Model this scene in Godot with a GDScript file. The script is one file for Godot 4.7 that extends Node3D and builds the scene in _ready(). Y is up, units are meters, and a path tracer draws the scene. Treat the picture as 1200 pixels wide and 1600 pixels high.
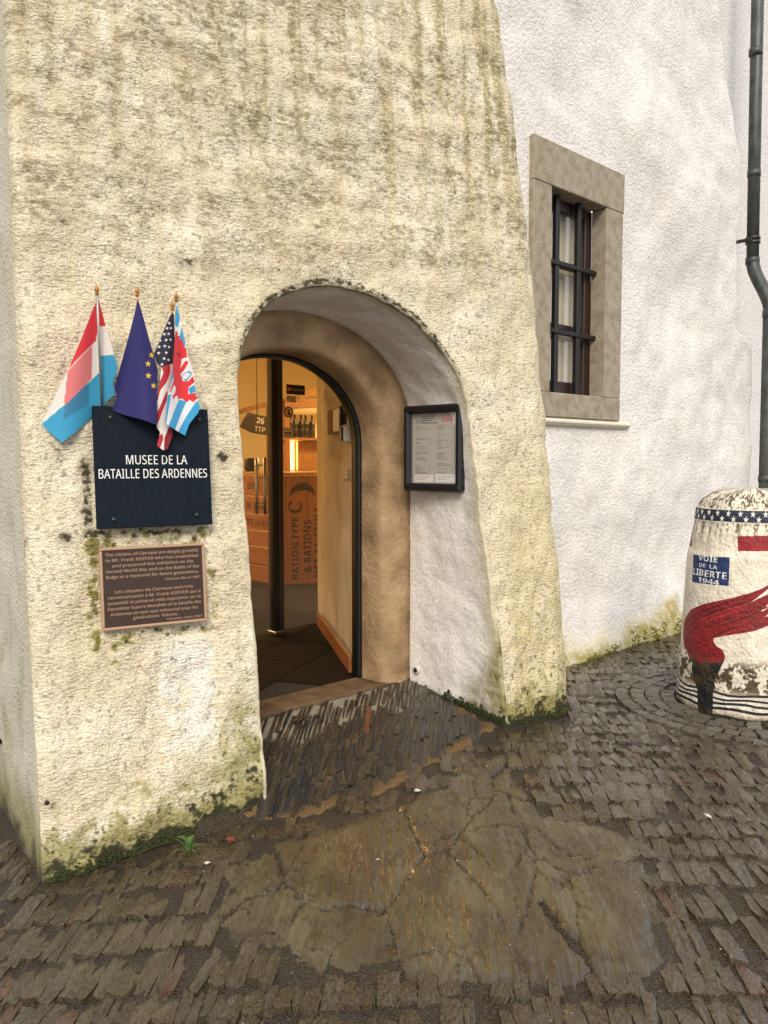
extends Node3D

# ---------------------------------------------------------------- frame of the place (metres, y up)
const EYE := Vector3(0, 1.73, 0)
const A := Vector3(1.1008, 0.05, -3.1478)              # foot of the porch's left corner
const BATTER := 0.09                                   # the porch front leans back this much per metre
var P := Vector3(cos(deg_to_rad(13)), 0, sin(deg_to_rad(13)))   # along the porch front, to the right
var N := Vector3(-P.z, 0, P.x)                          # out of the porch front
var VV := (Vector3.UP - N * BATTER).normalized()        # up along the leaning front
var OO := (N + Vector3.UP * BATTER).normalized()        # out of the leaning front
var LD := Vector3(cos(deg_to_rad(44)), 0, -sin(deg_to_rad(44)))  # long direction of the paving stones
var MD := Vector3(sin(deg_to_rad(44)), 0, cos(deg_to_rad(44)))   # across them
var rng := RandomNumberGenerator.new()
var used := {}
var mats := {}

# ---------------------------------------------------------------- naming and tagging
func numbered(n: String, parent: Node) -> String:
	var key := str(parent.get_instance_id()) + "/" + n
	var k: int = used.get(key, 0)
	used[key] = k + 1
	return n if k == 0 else "%s_%03d" % [n, k]

func thing(called: String, label: String, category: String, at := Vector3.ZERO, group := "", basis := Basis()) -> Node3D:
	var o := Node3D.new()
	o.name = numbered(called, self)
	add_child(o, true)
	o.transform = Transform3D(basis, at)
	tag(o, label, category, group)
	return o

func tag(o: Node, label: String, category: String, group := "") -> void:
	o.set_meta("label", label)
	o.set_meta("category", category)
	if group:
		o.set_meta("group", group)

func obj(called: String, m, material: Material, parent: Node = self, at := Transform3D()) -> MeshInstance3D:
	var o := MeshInstance3D.new()
	o.name = numbered(called, parent)
	o.mesh = m.commit() if m is SurfaceTool else m
	o.material_override = material
	o.transform = at
	parent.add_child(o, true)
	return o

func struct(called: String, m, material: Material, label := "") -> MeshInstance3D:
	var o := obj(called, m, material)
	o.set_meta("kind", "structure")
	if label:
		o.set_meta("label", label)
	return o

# ---------------------------------------------------------------- mesh helpers
func mb(smooth := false) -> SurfaceTool:
	var st := SurfaceTool.new()
	st.begin(Mesh.PRIMITIVE_TRIANGLES)
	st.set_smooth_group(0 if smooth else -1)
	return st

func done(st: SurfaceTool) -> SurfaceTool:
	st.generate_normals()
	return st

func tri(st: SurfaceTool, a: Vector3, b: Vector3, c: Vector3, inside: Vector3) -> void:
	if (b - a).cross(c - a).dot(a + b + c - inside * 3.0) > 0.0:
		var t := b
		b = c
		c = t
	for q in [a, b, c]:
		st.set_uv(Vector2(q.x + q.z * 0.7, q.y + q.z * 0.3))
		st.add_vertex(q)

func quad(st: SurfaceTool, a: Vector3, b: Vector3, c: Vector3, d: Vector3, inside: Vector3) -> void:
	tri(st, a, b, c, inside)
	tri(st, a, c, d, inside)

# a box with bevelled edges
func bx(st: SurfaceTool, c: Vector3, size: Vector3, bev := 0.004, basis := Basis()) -> void:
	var h := size * 0.5
	bev = minf(bev, minf(h.x, minf(h.y, h.z)) * 0.9)
	var pt := func(sx: float, sy: float, sz: float, ax: int) -> Vector3:
		var v := Vector3(sx * (h.x - (0.0 if ax == 0 else bev)), sy * (h.y - (0.0 if ax == 1 else bev)), sz * (h.z - (0.0 if ax == 2 else bev)))
		return c + basis * v
	for s in [-1.0, 1.0]:
		quad(st, pt.call(s, -1, -1, 0), pt.call(s, 1, -1, 0), pt.call(s, 1, 1, 0), pt.call(s, -1, 1, 0), c)
		quad(st, pt.call(-1, s, -1, 1), pt.call(1, s, -1, 1), pt.call(1, s, 1, 1), pt.call(-1, s, 1, 1), c)
		quad(st, pt.call(-1, -1, s, 2), pt.call(1, -1, s, 2), pt.call(1, 1, s, 2), pt.call(-1, 1, s, 2), c)
		for t in [-1.0, 1.0]:
			quad(st, pt.call(s, t, -1, 0), pt.call(s, t, 1, 0), pt.call(s, t, 1, 1), pt.call(s, t, -1, 1), c)
			quad(st, pt.call(s, -1, t, 0), pt.call(s, 1, t, 0), pt.call(s, 1, t, 2), pt.call(s, -1, t, 2), c)
			quad(st, pt.call(-1, s, t, 1), pt.call(1, s, t, 1), pt.call(1, s, t, 2), pt.call(-1, s, t, 2), c)
			for w in [-1.0, 1.0]:
				tri(st, pt.call(s, t, w, 0), pt.call(s, t, w, 1), pt.call(s, t, w, 2), c)

func boxm(c: Vector3, size: Vector3, bev := 0.004, basis := Basis()) -> SurfaceTool:
	var st := mb()
	bx(st, c, size, bev, basis)
	return done(st)

# a grid surface: rows x cols points already computed; faces turned towards "out"
func sheet(pts: PackedVector3Array, cols: int, out: Vector3, uv := PackedVector2Array(), uv2 := PackedVector2Array(), colors := PackedColorArray(), skip := PackedByteArray(), wrap := false) -> ArrayMesh:
	var rows := pts.size() / cols
	var idx := PackedInt32Array()
	var mid := (rows / 2) * cols + cols / 2
	if mid % cols == cols - 1:
		mid -= 1
	if mid + cols >= pts.size():
		mid -= cols
	var flip := (pts[mid + 1] - pts[mid]).cross(pts[mid + cols] - pts[mid]).dot(out) > 0.0
	for r in rows - 1:
		for c in (cols if wrap else cols - 1):
			if skip.size() and skip[r * cols + c]:
				continue
			var a := r * cols + c
			var b := r * cols + (c + 1) % cols
			var d := a + cols
			var e := b + cols
			if flip:
				idx.append_array(PackedInt32Array([a, d, b, b, d, e]))
			else:
				idx.append_array(PackedInt32Array([a, b, d, b, e, d]))
	var arr := []
	arr.resize(Mesh.ARRAY_MAX)
	arr[Mesh.ARRAY_VERTEX] = pts
	arr[Mesh.ARRAY_INDEX] = idx
	if uv.size():
		arr[Mesh.ARRAY_TEX_UV] = uv
	if uv2.size():
		arr[Mesh.ARRAY_TEX_UV2] = uv2
	if colors.size():
		arr[Mesh.ARRAY_COLOR] = colors
	var m := ArrayMesh.new()
	m.add_surface_from_arrays(Mesh.PRIMITIVE_TRIANGLES, arr)
	var st := SurfaceTool.new()
	st.create_from(m, 0)
	st.generate_normals()
	return st.commit()

# a tube along a path, radius per point
func tube(st: SurfaceTool, path: Array, radii: Array, sides := 12, capped := true) -> void:
	var up := Vector3.UP
	var rings := []
	for i in path.size():
		var t: Vector3 = (path[mini(i + 1, path.size() - 1)] - path[maxi(i - 1, 0)]).normalized()
		var ref := Vector3.RIGHT if absf(t.dot(up)) > 0.95 else up
		if rings.size():
			ref = rings[-1][1]
		var u := (ref - t * ref.dot(t)).normalized()
		var w := t.cross(u)
		var ring := []
		for k in sides:
			var a := TAU * k / sides
			ring.append(path[i] + (u * cos(a) + w * sin(a)) * radii[i])
		rings.append([ring, u])
	for i in path.size() - 1:
		var c: Vector3 = (path[i] + path[i + 1]) * 0.5
		for k in sides:
			var k2 := (k + 1) % sides
			quad(st, rings[i][0][k], rings[i][0][k2], rings[i + 1][0][k2], rings[i + 1][0][k], c)
	if capped:
		for e in [0, path.size() - 1]:
			var inner: Vector3 = path[1] if e == 0 else path[path.size() - 2]
			for k in sides:
				tri(st, path[e], rings[e][0][k], rings[e][0][(k + 1) % sides], inner)

func tubem(path: Array, radii, sides := 12) -> SurfaceTool:
	var st := mb(true)
	if not radii is Array:
		var r: float = radii
		radii = []
		for q in path:
			radii.append(r)
	tube(st, path, radii, sides)
	return done2(st)

# smooth across equal points
func done2(st: SurfaceTool) -> SurfaceTool:
	st.index()
	st.generate_normals()
	return st

func lathe(profile: Array, sides := 24) -> SurfaceTool:   # profile of Vector2(radius, height)
	var st := mb(true)
	for i in profile.size() - 1:
		for k in sides:
			var a := TAU * k / sides
			var b := TAU * (k + 1) / sides
			var p0: Vector2 = profile[i]
			var p1: Vector2 = profile[i + 1]
			var inside := Vector3(0, (p0.y + p1.y) * 0.5, 0)
			if absf(p0.y - p1.y) < 1e-5:
				inside.y += -0.05 if i > profile.size() / 2 else 0.05
			var q := [Vector3(cos(a) * p0.x, p0.y, sin(a) * p0.x), Vector3(cos(b) * p0.x, p0.y, sin(b) * p0.x), Vector3(cos(b) * p1.x, p1.y, sin(b) * p1.x), Vector3(cos(a) * p1.x, p1.y, sin(a) * p1.x)]
			if p0.x > 1e-5:
				tri(st, q[0], q[1], q[2] if p1.x > 1e-5 else q[3], inside)
			if p1.x > 1e-5:
				tri(st, q[0], q[2], q[3], inside)
	return done2(st)

# flat polygon pushed out to a thickness; local plane x right, y up, z out
func prism(poly: PackedVector2Array, depth: float, basis := Basis(), at := Vector3.ZERO) -> SurfaceTool:
	var st := mb()
	var t := Geometry2D.triangulate_polygon(poly)
	var mid := Vector2.ZERO
	for p in poly:
		mid += p / poly.size()
	for i in range(0, t.size(), 3):
		for z in [0.0, depth]:
			var q := []
			for k in 3:
				q.append(at + basis * Vector3(poly[t[i + k]].x, poly[t[i + k]].y, z))
			var cen: Vector3 = (q[0] + q[1] + q[2]) / 3.0 + basis * Vector3(0, 0, 0.01 if z == 0.0 else -0.01)
			tri(st, q[0], q[1], q[2], cen)
	for i in poly.size():
		var a := poly[i]
		var b := poly[(i + 1) % poly.size()]
		var nrm := (b - a).orthogonal().normalized()
		var cw := Geometry2D.is_polygon_clockwise(poly)
		var m2 := (a + b) * 0.5 + nrm * (0.001 if not cw else -0.001)
		var side_in := Geometry2D.is_point_in_polygon(m2, poly)
		var ins := (a + b) * 0.5 + nrm * (0.01 if side_in == (not cw) else -0.01)
		if not cw and not side_in:
			ins = (a + b) * 0.5 - nrm * 0.01
		elif cw and not side_in:
			ins = (a + b) * 0.5 + nrm * 0.01
		quad(st, at + basis * Vector3(a.x, a.y, 0), at + basis * Vector3(b.x, b.y, 0), at + basis * Vector3(b.x, b.y, depth), at + basis * Vector3(a.x, a.y, depth), at + basis * Vector3(ins.x, ins.y, depth * 0.5))
	return done(st)

func resample(line: PackedVector2Array, n: int) -> PackedVector2Array:
	var lens := PackedFloat32Array([0.0])
	for i in range(1, line.size()):
		lens.append(lens[-1] + line[i].distance_to(line[i - 1]))
	var out := PackedVector2Array()
	var k := 0
	for i in n:
		var s := lens[-1] * i / float(n - 1)
		while k < line.size() - 2 and lens[k + 1] < s:
			k += 1
		out.append(line[k].lerp(line[k + 1], clampf((s - lens[k]) / maxf(lens[k + 1] - lens[k], 1e-6), 0, 1)))
	return out

func smooth_line(ctrl: PackedVector2Array, per := 8) -> PackedVector2Array:
	var out := PackedVector2Array()
	for i in ctrl.size() - 1:
		var a := ctrl[maxi(i - 1, 0)]
		var d := ctrl[mini(i + 2, ctrl.size() - 1)]
		for k in per:
			out.append(ctrl[i].cubic_interpolate(ctrl[i + 1], a, d, k / float(per)))
	out.append(ctrl[-1])
	return out

func lut(x: float, xs: Array, ys: Array) -> float:
	if x <= xs[0]:
		return ys[0]
	for i in range(1, xs.size()):
		if x <= xs[i]:
			return lerpf(ys[i - 1], ys[i], (x - xs[i - 1]) / (xs[i] - xs[i - 1]))
	return ys[-1]

# ---------------------------------------------------------------- noise, textures, materials
func nz(seed_: int, freq: float, oct := 3, type := FastNoiseLite.TYPE_SIMPLEX_SMOOTH) -> FastNoiseLite:
	var f := FastNoiseLite.new()
	f.seed = seed_
	f.noise_type = type
	f.frequency = freq
	f.fractal_type = FastNoiseLite.FRACTAL_FBM if oct > 1 else FastNoiseLite.FRACTAL_NONE
	f.fractal_octaves = oct
	return f

func warped(seed_: int, freq: float, oct: int) -> FastNoiseLite:
	var f := nz(seed_, freq, oct)
	f.fractal_gain = 0.68
	f.domain_warp_enabled = true
	f.domain_warp_amplitude = 14.0
	f.domain_warp_frequency = 0.06
	return f

func ntex(f: FastNoiseLite, w := 1024, h := 1024, ramp = null, seamless := true) -> NoiseTexture2D:
	var t := NoiseTexture2D.new()
	t.width = w
	t.height = h
	t.seamless = seamless
	t.seamless_blend_skirt = 0.12
	t.noise = f
	t.generate_mipmaps = false
	if ramp:
		var g := Gradient.new()
		var offs := PackedFloat32Array()
		var cols := PackedColorArray()
		for r in ramp:
			offs.append(r[0])
			cols.append(r[1])
		g.offsets = offs
		g.colors = cols
		t.color_ramp = g
	return t

func s(r: int, g: int, b: int, a := 255) -> Color:
	return Color8(r, g, b, a)

func mat(called: String, col: Color, rough := 0.8, metal := 0.0) -> StandardMaterial3D:
	var m := StandardMaterial3D.new()
	m.resource_name = called
	m.albedo_color = col
	m.roughness = rough
	m.metallic = metal
	mats[called] = m
	return m

func relief(m: StandardMaterial3D, t: Texture2D, cm: float) -> void:
	m.heightmap_enabled = true
	m.heightmap_texture = t
	m.heightmap_scale = cm

# rain water standing on it in patches
func wet_film(m: StandardMaterial3D, amount: float, rough: float) -> void:
	m.clearcoat_enabled = true
	m.clearcoat = amount
	m.clearcoat_roughness = rough

func triplanar(m: StandardMaterial3D, scale: Vector3, world := true) -> void:
	m.uv1_triplanar = true
	m.uv1_world_triplanar = world
	m.uv1_scale = scale

func layer(f: FastNoiseLite, w: int, h: int, sx := 1, sy := 1) -> PackedByteArray:   # stretched noise picture as bytes
	var im := f.get_image(w / sx, h / sy)
	im.convert(Image.FORMAT_L8)
	if sx > 1 or sy > 1:
		im.resize(w, h, Image.INTERPOLATE_CUBIC)
	return im.get_data()

# ---------------------------------------------------------------- flat print: polygons and letters filled into an Image
func fill(im: Image, pts: PackedVector2Array, col: Color) -> void:
	var lo := 1e9
	var hi := -1e9
	for p in pts:
		lo = minf(lo, p.y)
		hi = maxf(hi, p.y)
	for y in range(maxi(0, floori(lo)), mini(im.get_height(), ceili(hi) + 1)):
		var xs := PackedFloat32Array()
		var yy := y + 0.5
		for i in pts.size():
			var a := pts[i]
			var b := pts[(i + 1) % pts.size()]
			if (a.y <= yy) != (b.y <= yy):
				xs.append(a.x + (yy - a.y) / (b.y - a.y) * (b.x - a.x))
		xs.sort()
		for k in range(0, xs.size() - 1, 2):
			var x0 := roundi(xs[k])
			var x1 := roundi(xs[k + 1])
			if x1 > x0:
				im.fill_rect(Rect2i(x0, y, x1 - x0, 1), col)

func star(c: Vector2, r: float, turn := 0.0) -> PackedVector2Array:
	var out := PackedVector2Array()
	for k in 10:
		var a := -PI / 2 + turn + TAU * k / 10
		out.append(c + Vector2(cos(a), sin(a)) * (r if k % 2 == 0 else r * 0.4))
	return out

var glyphs := {}
func text_shape(words: String, family := "Droid Sans", bold := false) -> Dictionary:
	var key := words + family + str(bold)
	if not glyphs.has(key):
		var f := SystemFont.new()
		f.font_names = PackedStringArray([family])
		f.font_weight = 700 if bold else 400
		var tm := TextMesh.new()
		tm.font = f
		tm.text = words
		tm.font_size = 48
		tm.pixel_size = 0.01
		tm.depth = 0.0
		tm.curve_step = 1.0
		tm.horizontal_alignment = HORIZONTAL_ALIGNMENT_LEFT
		tm.vertical_alignment = VERTICAL_ALIGNMENT_TOP
		var arr := tm.get_mesh_arrays()
		glyphs[key] = {"v": arr[Mesh.ARRAY_VERTEX], "i": arr[Mesh.ARRAY_INDEX]}
	return glyphs[key]

func bounds(v: PackedVector3Array) -> Rect2:
	var r := Rect2(v[0].x, v[0].y, 0, 0)
	for q in v:
		r = r.expand(Vector2(q.x, q.y))
	return r

# letters as triangles in a local plane: baseline start at (0, 0), capital height cap, fitted to width if given
func letters(words: String, cap: float, width := 0.0, family := "Droid Sans", bold := false, anchor := 0.0) -> Array:
	var g := text_shape(words, family, bold)
	var h := bounds(text_shape("H", family, bold).v)
	var b := bounds(g.v)
	var ky := cap / h.size.y
	var kx := ky if width == 0.0 else width / b.size.x
	var out := []
	for i in g.i:
		var q: Vector3 = g.v[i]
		out.append(Vector2((q.x - b.position.x - b.size.x * anchor) * kx, (q.y - h.position.y) * ky))
	return out

func print_text(im: Image, words: String, at: Vector2, cap: float, col: Color, width := 0.0, family := "Droid Sans", bold := false, anchor := 0.0, turn := 0.0) -> void:
	var t := letters(words, cap, width, family, bold, anchor)
	for i in range(0, t.size(), 3):
		var p := PackedVector2Array()
		for k in 3:
			p.append(at + Vector2(t[i + k].x, -t[i + k].y).rotated(turn))
		fill(im, p, col)

func raise_text(st: SurfaceTool, words: String, xf: Transform3D, cap: float, depth: float, width := 0.0, family := "Droid Sans", bold := false, anchor := 0.0) -> void:
	var t := letters(words, cap, width, family, bold, anchor)
	var edges := {}
	for i in range(0, t.size(), 3):
		var c := Vector3((t[i].x + t[i + 1].x + t[i + 2].x) / 3.0, (t[i].y + t[i + 1].y + t[i + 2].y) / 3.0, -1.0)
		tri(st, xf * Vector3(t[i].x, t[i].y, depth), xf * Vector3(t[i + 1].x, t[i + 1].y, depth), xf * Vector3(t[i + 2].x, t[i + 2].y, depth), xf * c)
		for k in 3:
			var a: Vector2 = t[i + k]
			var b: Vector2 = t[i + (k + 1) % 3]
			var back := str(b.snapped(Vector2.ONE * 1e-5)) + str(a.snapped(Vector2.ONE * 1e-5))
			if edges.has(back):
				edges.erase(back)
			else:
				edges[str(a.snapped(Vector2.ONE * 1e-5)) + str(b.snapped(Vector2.ONE * 1e-5))] = [a, b, Vector2(c.x, c.y)]
	for e in edges.values():
		quad(st, xf * Vector3(e[0].x, e[0].y, 0), xf * Vector3(e[1].x, e[1].y, 0), xf * Vector3(e[1].x, e[1].y, depth), xf * Vector3(e[0].x, e[0].y, depth), xf * Vector3(e[2].x, e[2].y, depth * 0.5))

# ---------------------------------------------------------------- the shape of the ground
func along(q: Vector3) -> float:
	return (q - A).dot(P)

func street_height(x: float, z: float) -> float:
	return lut(along(Vector3(x, 0, z)), [-8.0, -0.5, 0.0, 0.89, 2.19, 3.2, 5.0, 14.0], [-0.7, 0.0, 0.05, 0.148, 0.281, 0.30, 0.29, 0.30])

func ground(x: float, z: float) -> float:
	var g := street_height(x, z)
	if x > 1.7 and x < 3.7:
		var zf := A.z + (x - A.x) * tan(deg_to_rad(13)) + 0.06
		var t := clampf((zf - z) / (zf + 3.38), 0.0, 1.0) * smoothstep(3.7, 3.45, x)
		g = lerpf(g, 0.402, t)
	return g

func on_ground(x: float, z: float, up := 0.0) -> Vector3:
	return Vector3(x, ground(x, z) + up, z)

# ---------------------------------------------------------------- the porch front
var bumps := nz(11, 2.2, 3)
var lumps := nz(12, 9.0, 3)
var bands := nz(13, 1.0, 2)
func front_relief(u: float, v: float) -> float:
	var d := bumps.get_noise_2d(u, v) * 0.022 + lumps.get_noise_2d(u, v) * 0.010 + bands.get_noise_2d(u * 1.2, v * 3.4) * 0.016 * smoothstep(2.2, 2.8, v)
	var xl := u + 0.02
	if xl < 0.07:
		d -= 0.07 - sqrt(maxf(0.07 * 0.07 - (0.07 - xl) * (0.07 - xl), 0.0))
	var xr := right_edge(v) - u
	if xr < 0.16:
		d -= 0.16 - sqrt(maxf(0.16 * 0.16 - (0.16 - maxf(xr, 0.0)) * (0.16 - maxf(xr, 0.0)), 0.0))
	return d

func right_edge(v: float) -> float:
	return lut(v, [0.0, 0.28, 0.7, 1.05, 1.44, 1.9, 2.46, 3.0, 3.44, 3.9, 4.32, 5.0, 5.8], [2.84, 2.85, 2.862, 2.835, 2.808, 2.795, 2.752, 2.722, 2.694, 2.635, 2.562, 2.47, 2.38])

func wall(u: float, v: float, off := 0.0) -> Vector3:
	return A + P * u + Vector3(0, v - A.y, 0) - N * (BATTER * (v - A.y)) + OO * off

func foot(u: float) -> float:
	return lut(u, [-0.5, 0.0, 0.89, 2.19, 3.2], [0.0, 0.05, 0.148, 0.281, 0.30])

var opening := PackedVector2Array()      # porch arch, (u, v) along the front
func make_opening() -> void:
	var left := smooth_line(PackedVector2Array([Vector2(0.952, 0.0), Vector2(0.949, 0.146), Vector2(0.931, 0.77), Vector2(0.902, 1.5), Vector2(0.886, 2.02)]), 6)
	var top := smooth_line(PackedVector2Array([Vector2(0.886, 2.02), Vector2(0.893, 2.137), Vector2(0.955, 2.331), Vector2(1.095, 2.485), Vector2(1.33, 2.576), Vector2(1.55, 2.566), Vector2(1.827, 2.469), Vector2(2.055, 2.269), Vector2(2.15, 2.08), Vector2(2.181, 1.935)]), 10)
	var right := smooth_line(PackedVector2Array([Vector2(2.181, 1.935), Vector2(2.217, 1.456), Vector2(2.273, 0.938), Vector2(2.321, 0.278), Vector2(2.335, 0.05)]), 6)
	var all := left
	all.append_array(top.slice(1))
	all.append_array(right.slice(1))
	opening = resample(all, 421)

func edge_round(a: Vector2) -> float:   # the arch edge is crisp above, worn round lower down
	return 0.009 + 0.012 * smoothstep(1.9, 0.6, a.y) + 0.004 * lumps.get_noise_2d(a.x * 3.0, a.y * 3.0)

func surround_line(inset: float, n: int) -> PackedVector2Array:   # (x, y) outline of the stone door surround; 0 = outside, 0.23 = inside
	var xr := 3.37 - inset
	var xl := 1.75 + inset * 0.8
	var spring := 1.88 - inset * 0.25
	var apex := 2.505 - inset * 0.86
	var pts := PackedVector2Array([Vector2(xl, 0.30), Vector2(xl, spring)])
	var c := (xl + xr) * 0.5
	for k in range(1, 40):
		var a := PI * (1.0 - k / 40.0)
		pts.append(Vector2(c + cos(a) * (xr - xl) * 0.5, spring + pow(sin(a), 0.92) * (apex - spring)))
	pts.append(Vector2(xr, spring))
	pts.append(Vector2(xr, 0.30))
	return resample(pts, n)

var dark := PackedFloat32Array()
var green := PackedFloat32Array()
func stamp(on_dark: bool, u: float, v: float, rad: float, amount: float) -> void:
	var w := 720
	var h := 1116
	var cx := (u + 0.1) / 3.1 * w
	var cy := (4.7 - v) / 4.8 * h
	var pr := rad / 3.1 * w
	for y in range(maxi(0, int(cy - pr)), mini(h, int(cy + pr) + 2)):
		for x in range(maxi(0, int(cx - pr)), mini(w, int(cx + pr) + 2)):
			var dd := Vector2(x - cx, (y - cy)).length() / maxf(pr, 0.5)
			if dd < 1.0:
				if on_dark:
					dark[y * w + x] = minf(1.0, dark[y * w + x] + amount * (1.0 - dd * dd))
				else:
					green[y * w + x] = minf(1.0, green[y * w + x] + amount * (1.0 - dd * dd))

func front_stains() -> ImageTexture:
	var w := 720
	var h := 1116
	dark.resize(w * h)
	green.resize(w * h)
	var r := RandomNumberGenerator.new()
	r.seed = 5
	# algae crusts: ragged dots stamped where the photograph shows them
	for i in range(90, 420):
		var q := opening[i]
		var nrm := (opening[mini(i + 1, 420)] - opening[i - 1]).orthogonal().normalized()
		if nrm.dot(q - Vector2(1.5, 1.4)) < 0:
			nrm = -nrm
		var top := smoothstep(1.95, 2.45, q.y)
		for k in int(6 + 22 * top):
			stamp(true, q.x + nrm.x * absf(r.randfn(0, 0.008 + 0.012 * top)) + r.randfn(0, 0.006), q.y + nrm.y * absf(r.randfn(0, 0.008 + 0.012 * top)), r.randf_range(0.005, 0.016), r.randf_range(0.06, 0.2) * (0.2 + 0.8 * top))
	# crusts on the upper wall: (u, v, spread u, spread v, dots)
	for c in [[0.31, 3.90, 0.05, 0.012, 60], [0.72, 3.55, 0.05, 0.02, 50], [0.55, 3.58, 0.16, 0.05, 90], [0.36, 3.36, 0.12, 0.03, 60], [0.95, 3.25, 0.14, 0.05, 120], [1.15, 3.4, 0.16, 0.05, 110], [1.55, 3.45, 0.10, 0.03, 90], [1.2, 3.1, 0.2, 0.06, 110], [1.95, 3.25, 0.10, 0.04, 90], [0.5, 3.1, 0.2, 0.04, 100], [0.45, 2.95, 0.15, 0.03, 80], [0.2, 2.72, 0.06, 0.025, 60], [0.7, 2.6, 0.1, 0.02, 70], [2.25, 2.75, 0.12, 0.05, 70], [2.45, 2.5, 0.1, 0.03, 60], [1.3, 2.63, 0.2, 0.02, 160], [0.12, 1.42, 0.02, 0.015, 40], [0.80, 1.75, 0.014, 0.010, 40], [0.115, 1.76, 0.02, 0.012, 20], [0.015, 0.373, 0.003, 0.012, 12]]:
		for k in c[4]:
			stamp(true, c[0] + r.randfn(0, c[2]), c[1] + r.randfn(0, c[3]), r.randf_range(0.015, 0.05), r.randf_range(0.03, 0.07))
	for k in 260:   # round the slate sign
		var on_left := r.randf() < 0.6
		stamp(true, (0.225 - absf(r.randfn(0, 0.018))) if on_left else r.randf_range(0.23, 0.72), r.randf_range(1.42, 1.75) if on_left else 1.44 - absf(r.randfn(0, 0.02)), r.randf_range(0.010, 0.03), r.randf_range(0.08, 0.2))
	for k in 900:   # green growth under the sign, round the plaque and down to the ground
		var side := r.randf()
		var u := 0.0
		var v := 0.0
		if side < 0.30:
			u = r.randf_range(0.2, 0.74)
			v = r.randf_range(1.35, 1.45)
		elif side < 0.55:
			u = 0.73 + r.randfn(0, 0.028)
			v = 1.25 - 0.85 * pow(r.randf(), 1.4)
		elif side < 0.75:
			u = 0.24 - absf(r.randfn(0, 0.03))
			v = r.randf_range(0.95, 1.4)
		elif side < 0.9:
			u = r.randf_range(0.24, 0.7)
			v = 1.02 - absf(r.randfn(0, 0.04))
		else:
			u = 0.33 + r.randfn(0, 0.05)
			v = 1.0 - absf(r.randfn(0, 0.13))
		stamp(false, u, v, r.randf_range(0.010, 0.028), r.randf_range(0.05, 0.19))
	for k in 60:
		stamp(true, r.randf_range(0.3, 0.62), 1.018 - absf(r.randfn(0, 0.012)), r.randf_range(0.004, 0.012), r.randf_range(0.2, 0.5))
	var fine := layer(nz(21, 0.16, 3), w, h)
	var dots := layer(nz(22, 0.11, 2), w, h)
	var dash := layer(nz(28, 0.13, 3), w, h, 2, 1)
	var mid := layer(nz(23, 0.035, 3), w, h)
	var big := layer(nz(24, 0.008, 3), w, h)
	var streak := layer(nz(25, 0.045, 3), w, h, 1, 16)
	var streak2 := layer(nz(26, 0.02, 2), w, h, 1, 10)
	var flat_ := layer(nz(27, 0.03, 3), w, h, 4, 1)
	var out := PackedByteArray()
	out.resize(w * h * 3)
	var cream := Vector3(233, 223, 199)
	var white := Vector3(246, 241, 228)
	var ochre := Vector3(206, 190, 150)
	var olive := Vector3(176, 166, 124)
	var grey := Vector3(140, 129, 102)
	var black := Vector3(58, 52, 36)
	var moss := Vector3(116, 110, 46)
	var dmoss := Vector3(46, 46, 22)
	for y in h:
		var v := 4.7 - y * 4.8 / h
		var up := smoothstep(2.6, 3.6, v)
		for x in w:
			var i := y * w + x
			var u := x * 3.1 / w - 0.1
			var f := fine[i] / 255.0
			var m := mid[i] / 255.0
			var b := big[i] / 255.0
			var dn := dash[i] / 255.0 * 0.65 + f * 0.35
			var st := streak[i] / 255.0
			var s2 := streak2[i] / 255.0
			var fl := flat_[i] / 255.0
			var c := cream.lerp(white, clampf((b - 0.4) * 1.6 + (f - 0.5) * 0.8, 0, 1))
			c = c.lerp(ochre, clampf((st * 0.6 + s2 * 0.6 - 0.52) * 2.6, 0, 1) * (0.25 + 0.45 * up) * (0.5 + f))
			c = c.lerp(white, clampf((s2 - 0.55) * 4.0, 0, 1) * up * 0.8)
			c = c.lerp(grey, clampf((st * 0.8 + m * 0.4 - 0.68) * 4.0, 0, 1) * smoothstep(2.9, 3.9, v) * clampf((dn - 0.3) * 2.6, 0, 1) * 0.7)
			c = c.lerp(olive, clampf((st + m * 0.5 - 0.72) * 3.0, 0, 1) * up * smoothstep(0.8, 2.3, u + b * 0.8) * clampf(0.1 + (dn - 0.3) * 1.8, 0, 0.8))
			var belt := smoothstep(2.45, 2.8, v) * smoothstep(4.6, 3.7, v)
			c = c.lerp(grey, clampf((fl * 0.7 + m * 0.5 - 0.46) * 2.4, 0, 1) * belt * clampf((dn - 0.34) * 3.2, 0, 1) * 0.8)
			# yellow-green growth on the right pier and at the foot
			var hgt := v - foot(u)
			var right_ := smoothstep(2.25, 2.5, u) * smoothstep(1.9, 0.6, hgt + (m - 0.5) * 1.2)
			c = c.lerp(Vector3(212, 197, 150), clampf(right_ * (0.1 + 0.9 * m) , 0, 0.75))
			right_ *= smoothstep(0.75, 0.15, hgt + (m - 0.5) * 0.8)
			var pier := smoothstep(0.5, 0.9, u) * smoothstep(1.0, 0.9, u)
			var g := clampf((green[i] + dn - 0.85) * 2.2, 0, 1) + pier * smoothstep(0.6, 0.1, hgt + (m - 0.5) * 0.6) * 0.8
			g = maxf(g, smoothstep(0.24, 0.05, hgt + (m - 0.5) * 0.35 + (f - 0.5) * 0.15) * 0.75)
			if u > 0.42 and u < 0.735 and v < 1.0:
				var wash := smoothstep(0.42, 0.58, u + (m - 0.5) * 0.3) * smoothstep(0.735, 0.70, u + (f - 0.5) * 0.06 + (m - 0.5) * 0.05) * smoothstep(0.25, 0.45, hgt) * smoothstep(1.0, 0.9, v)
				c = c.lerp(Vector3(247, 245, 238), wash * 0.95)
				g *= 1.0 - wash
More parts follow.
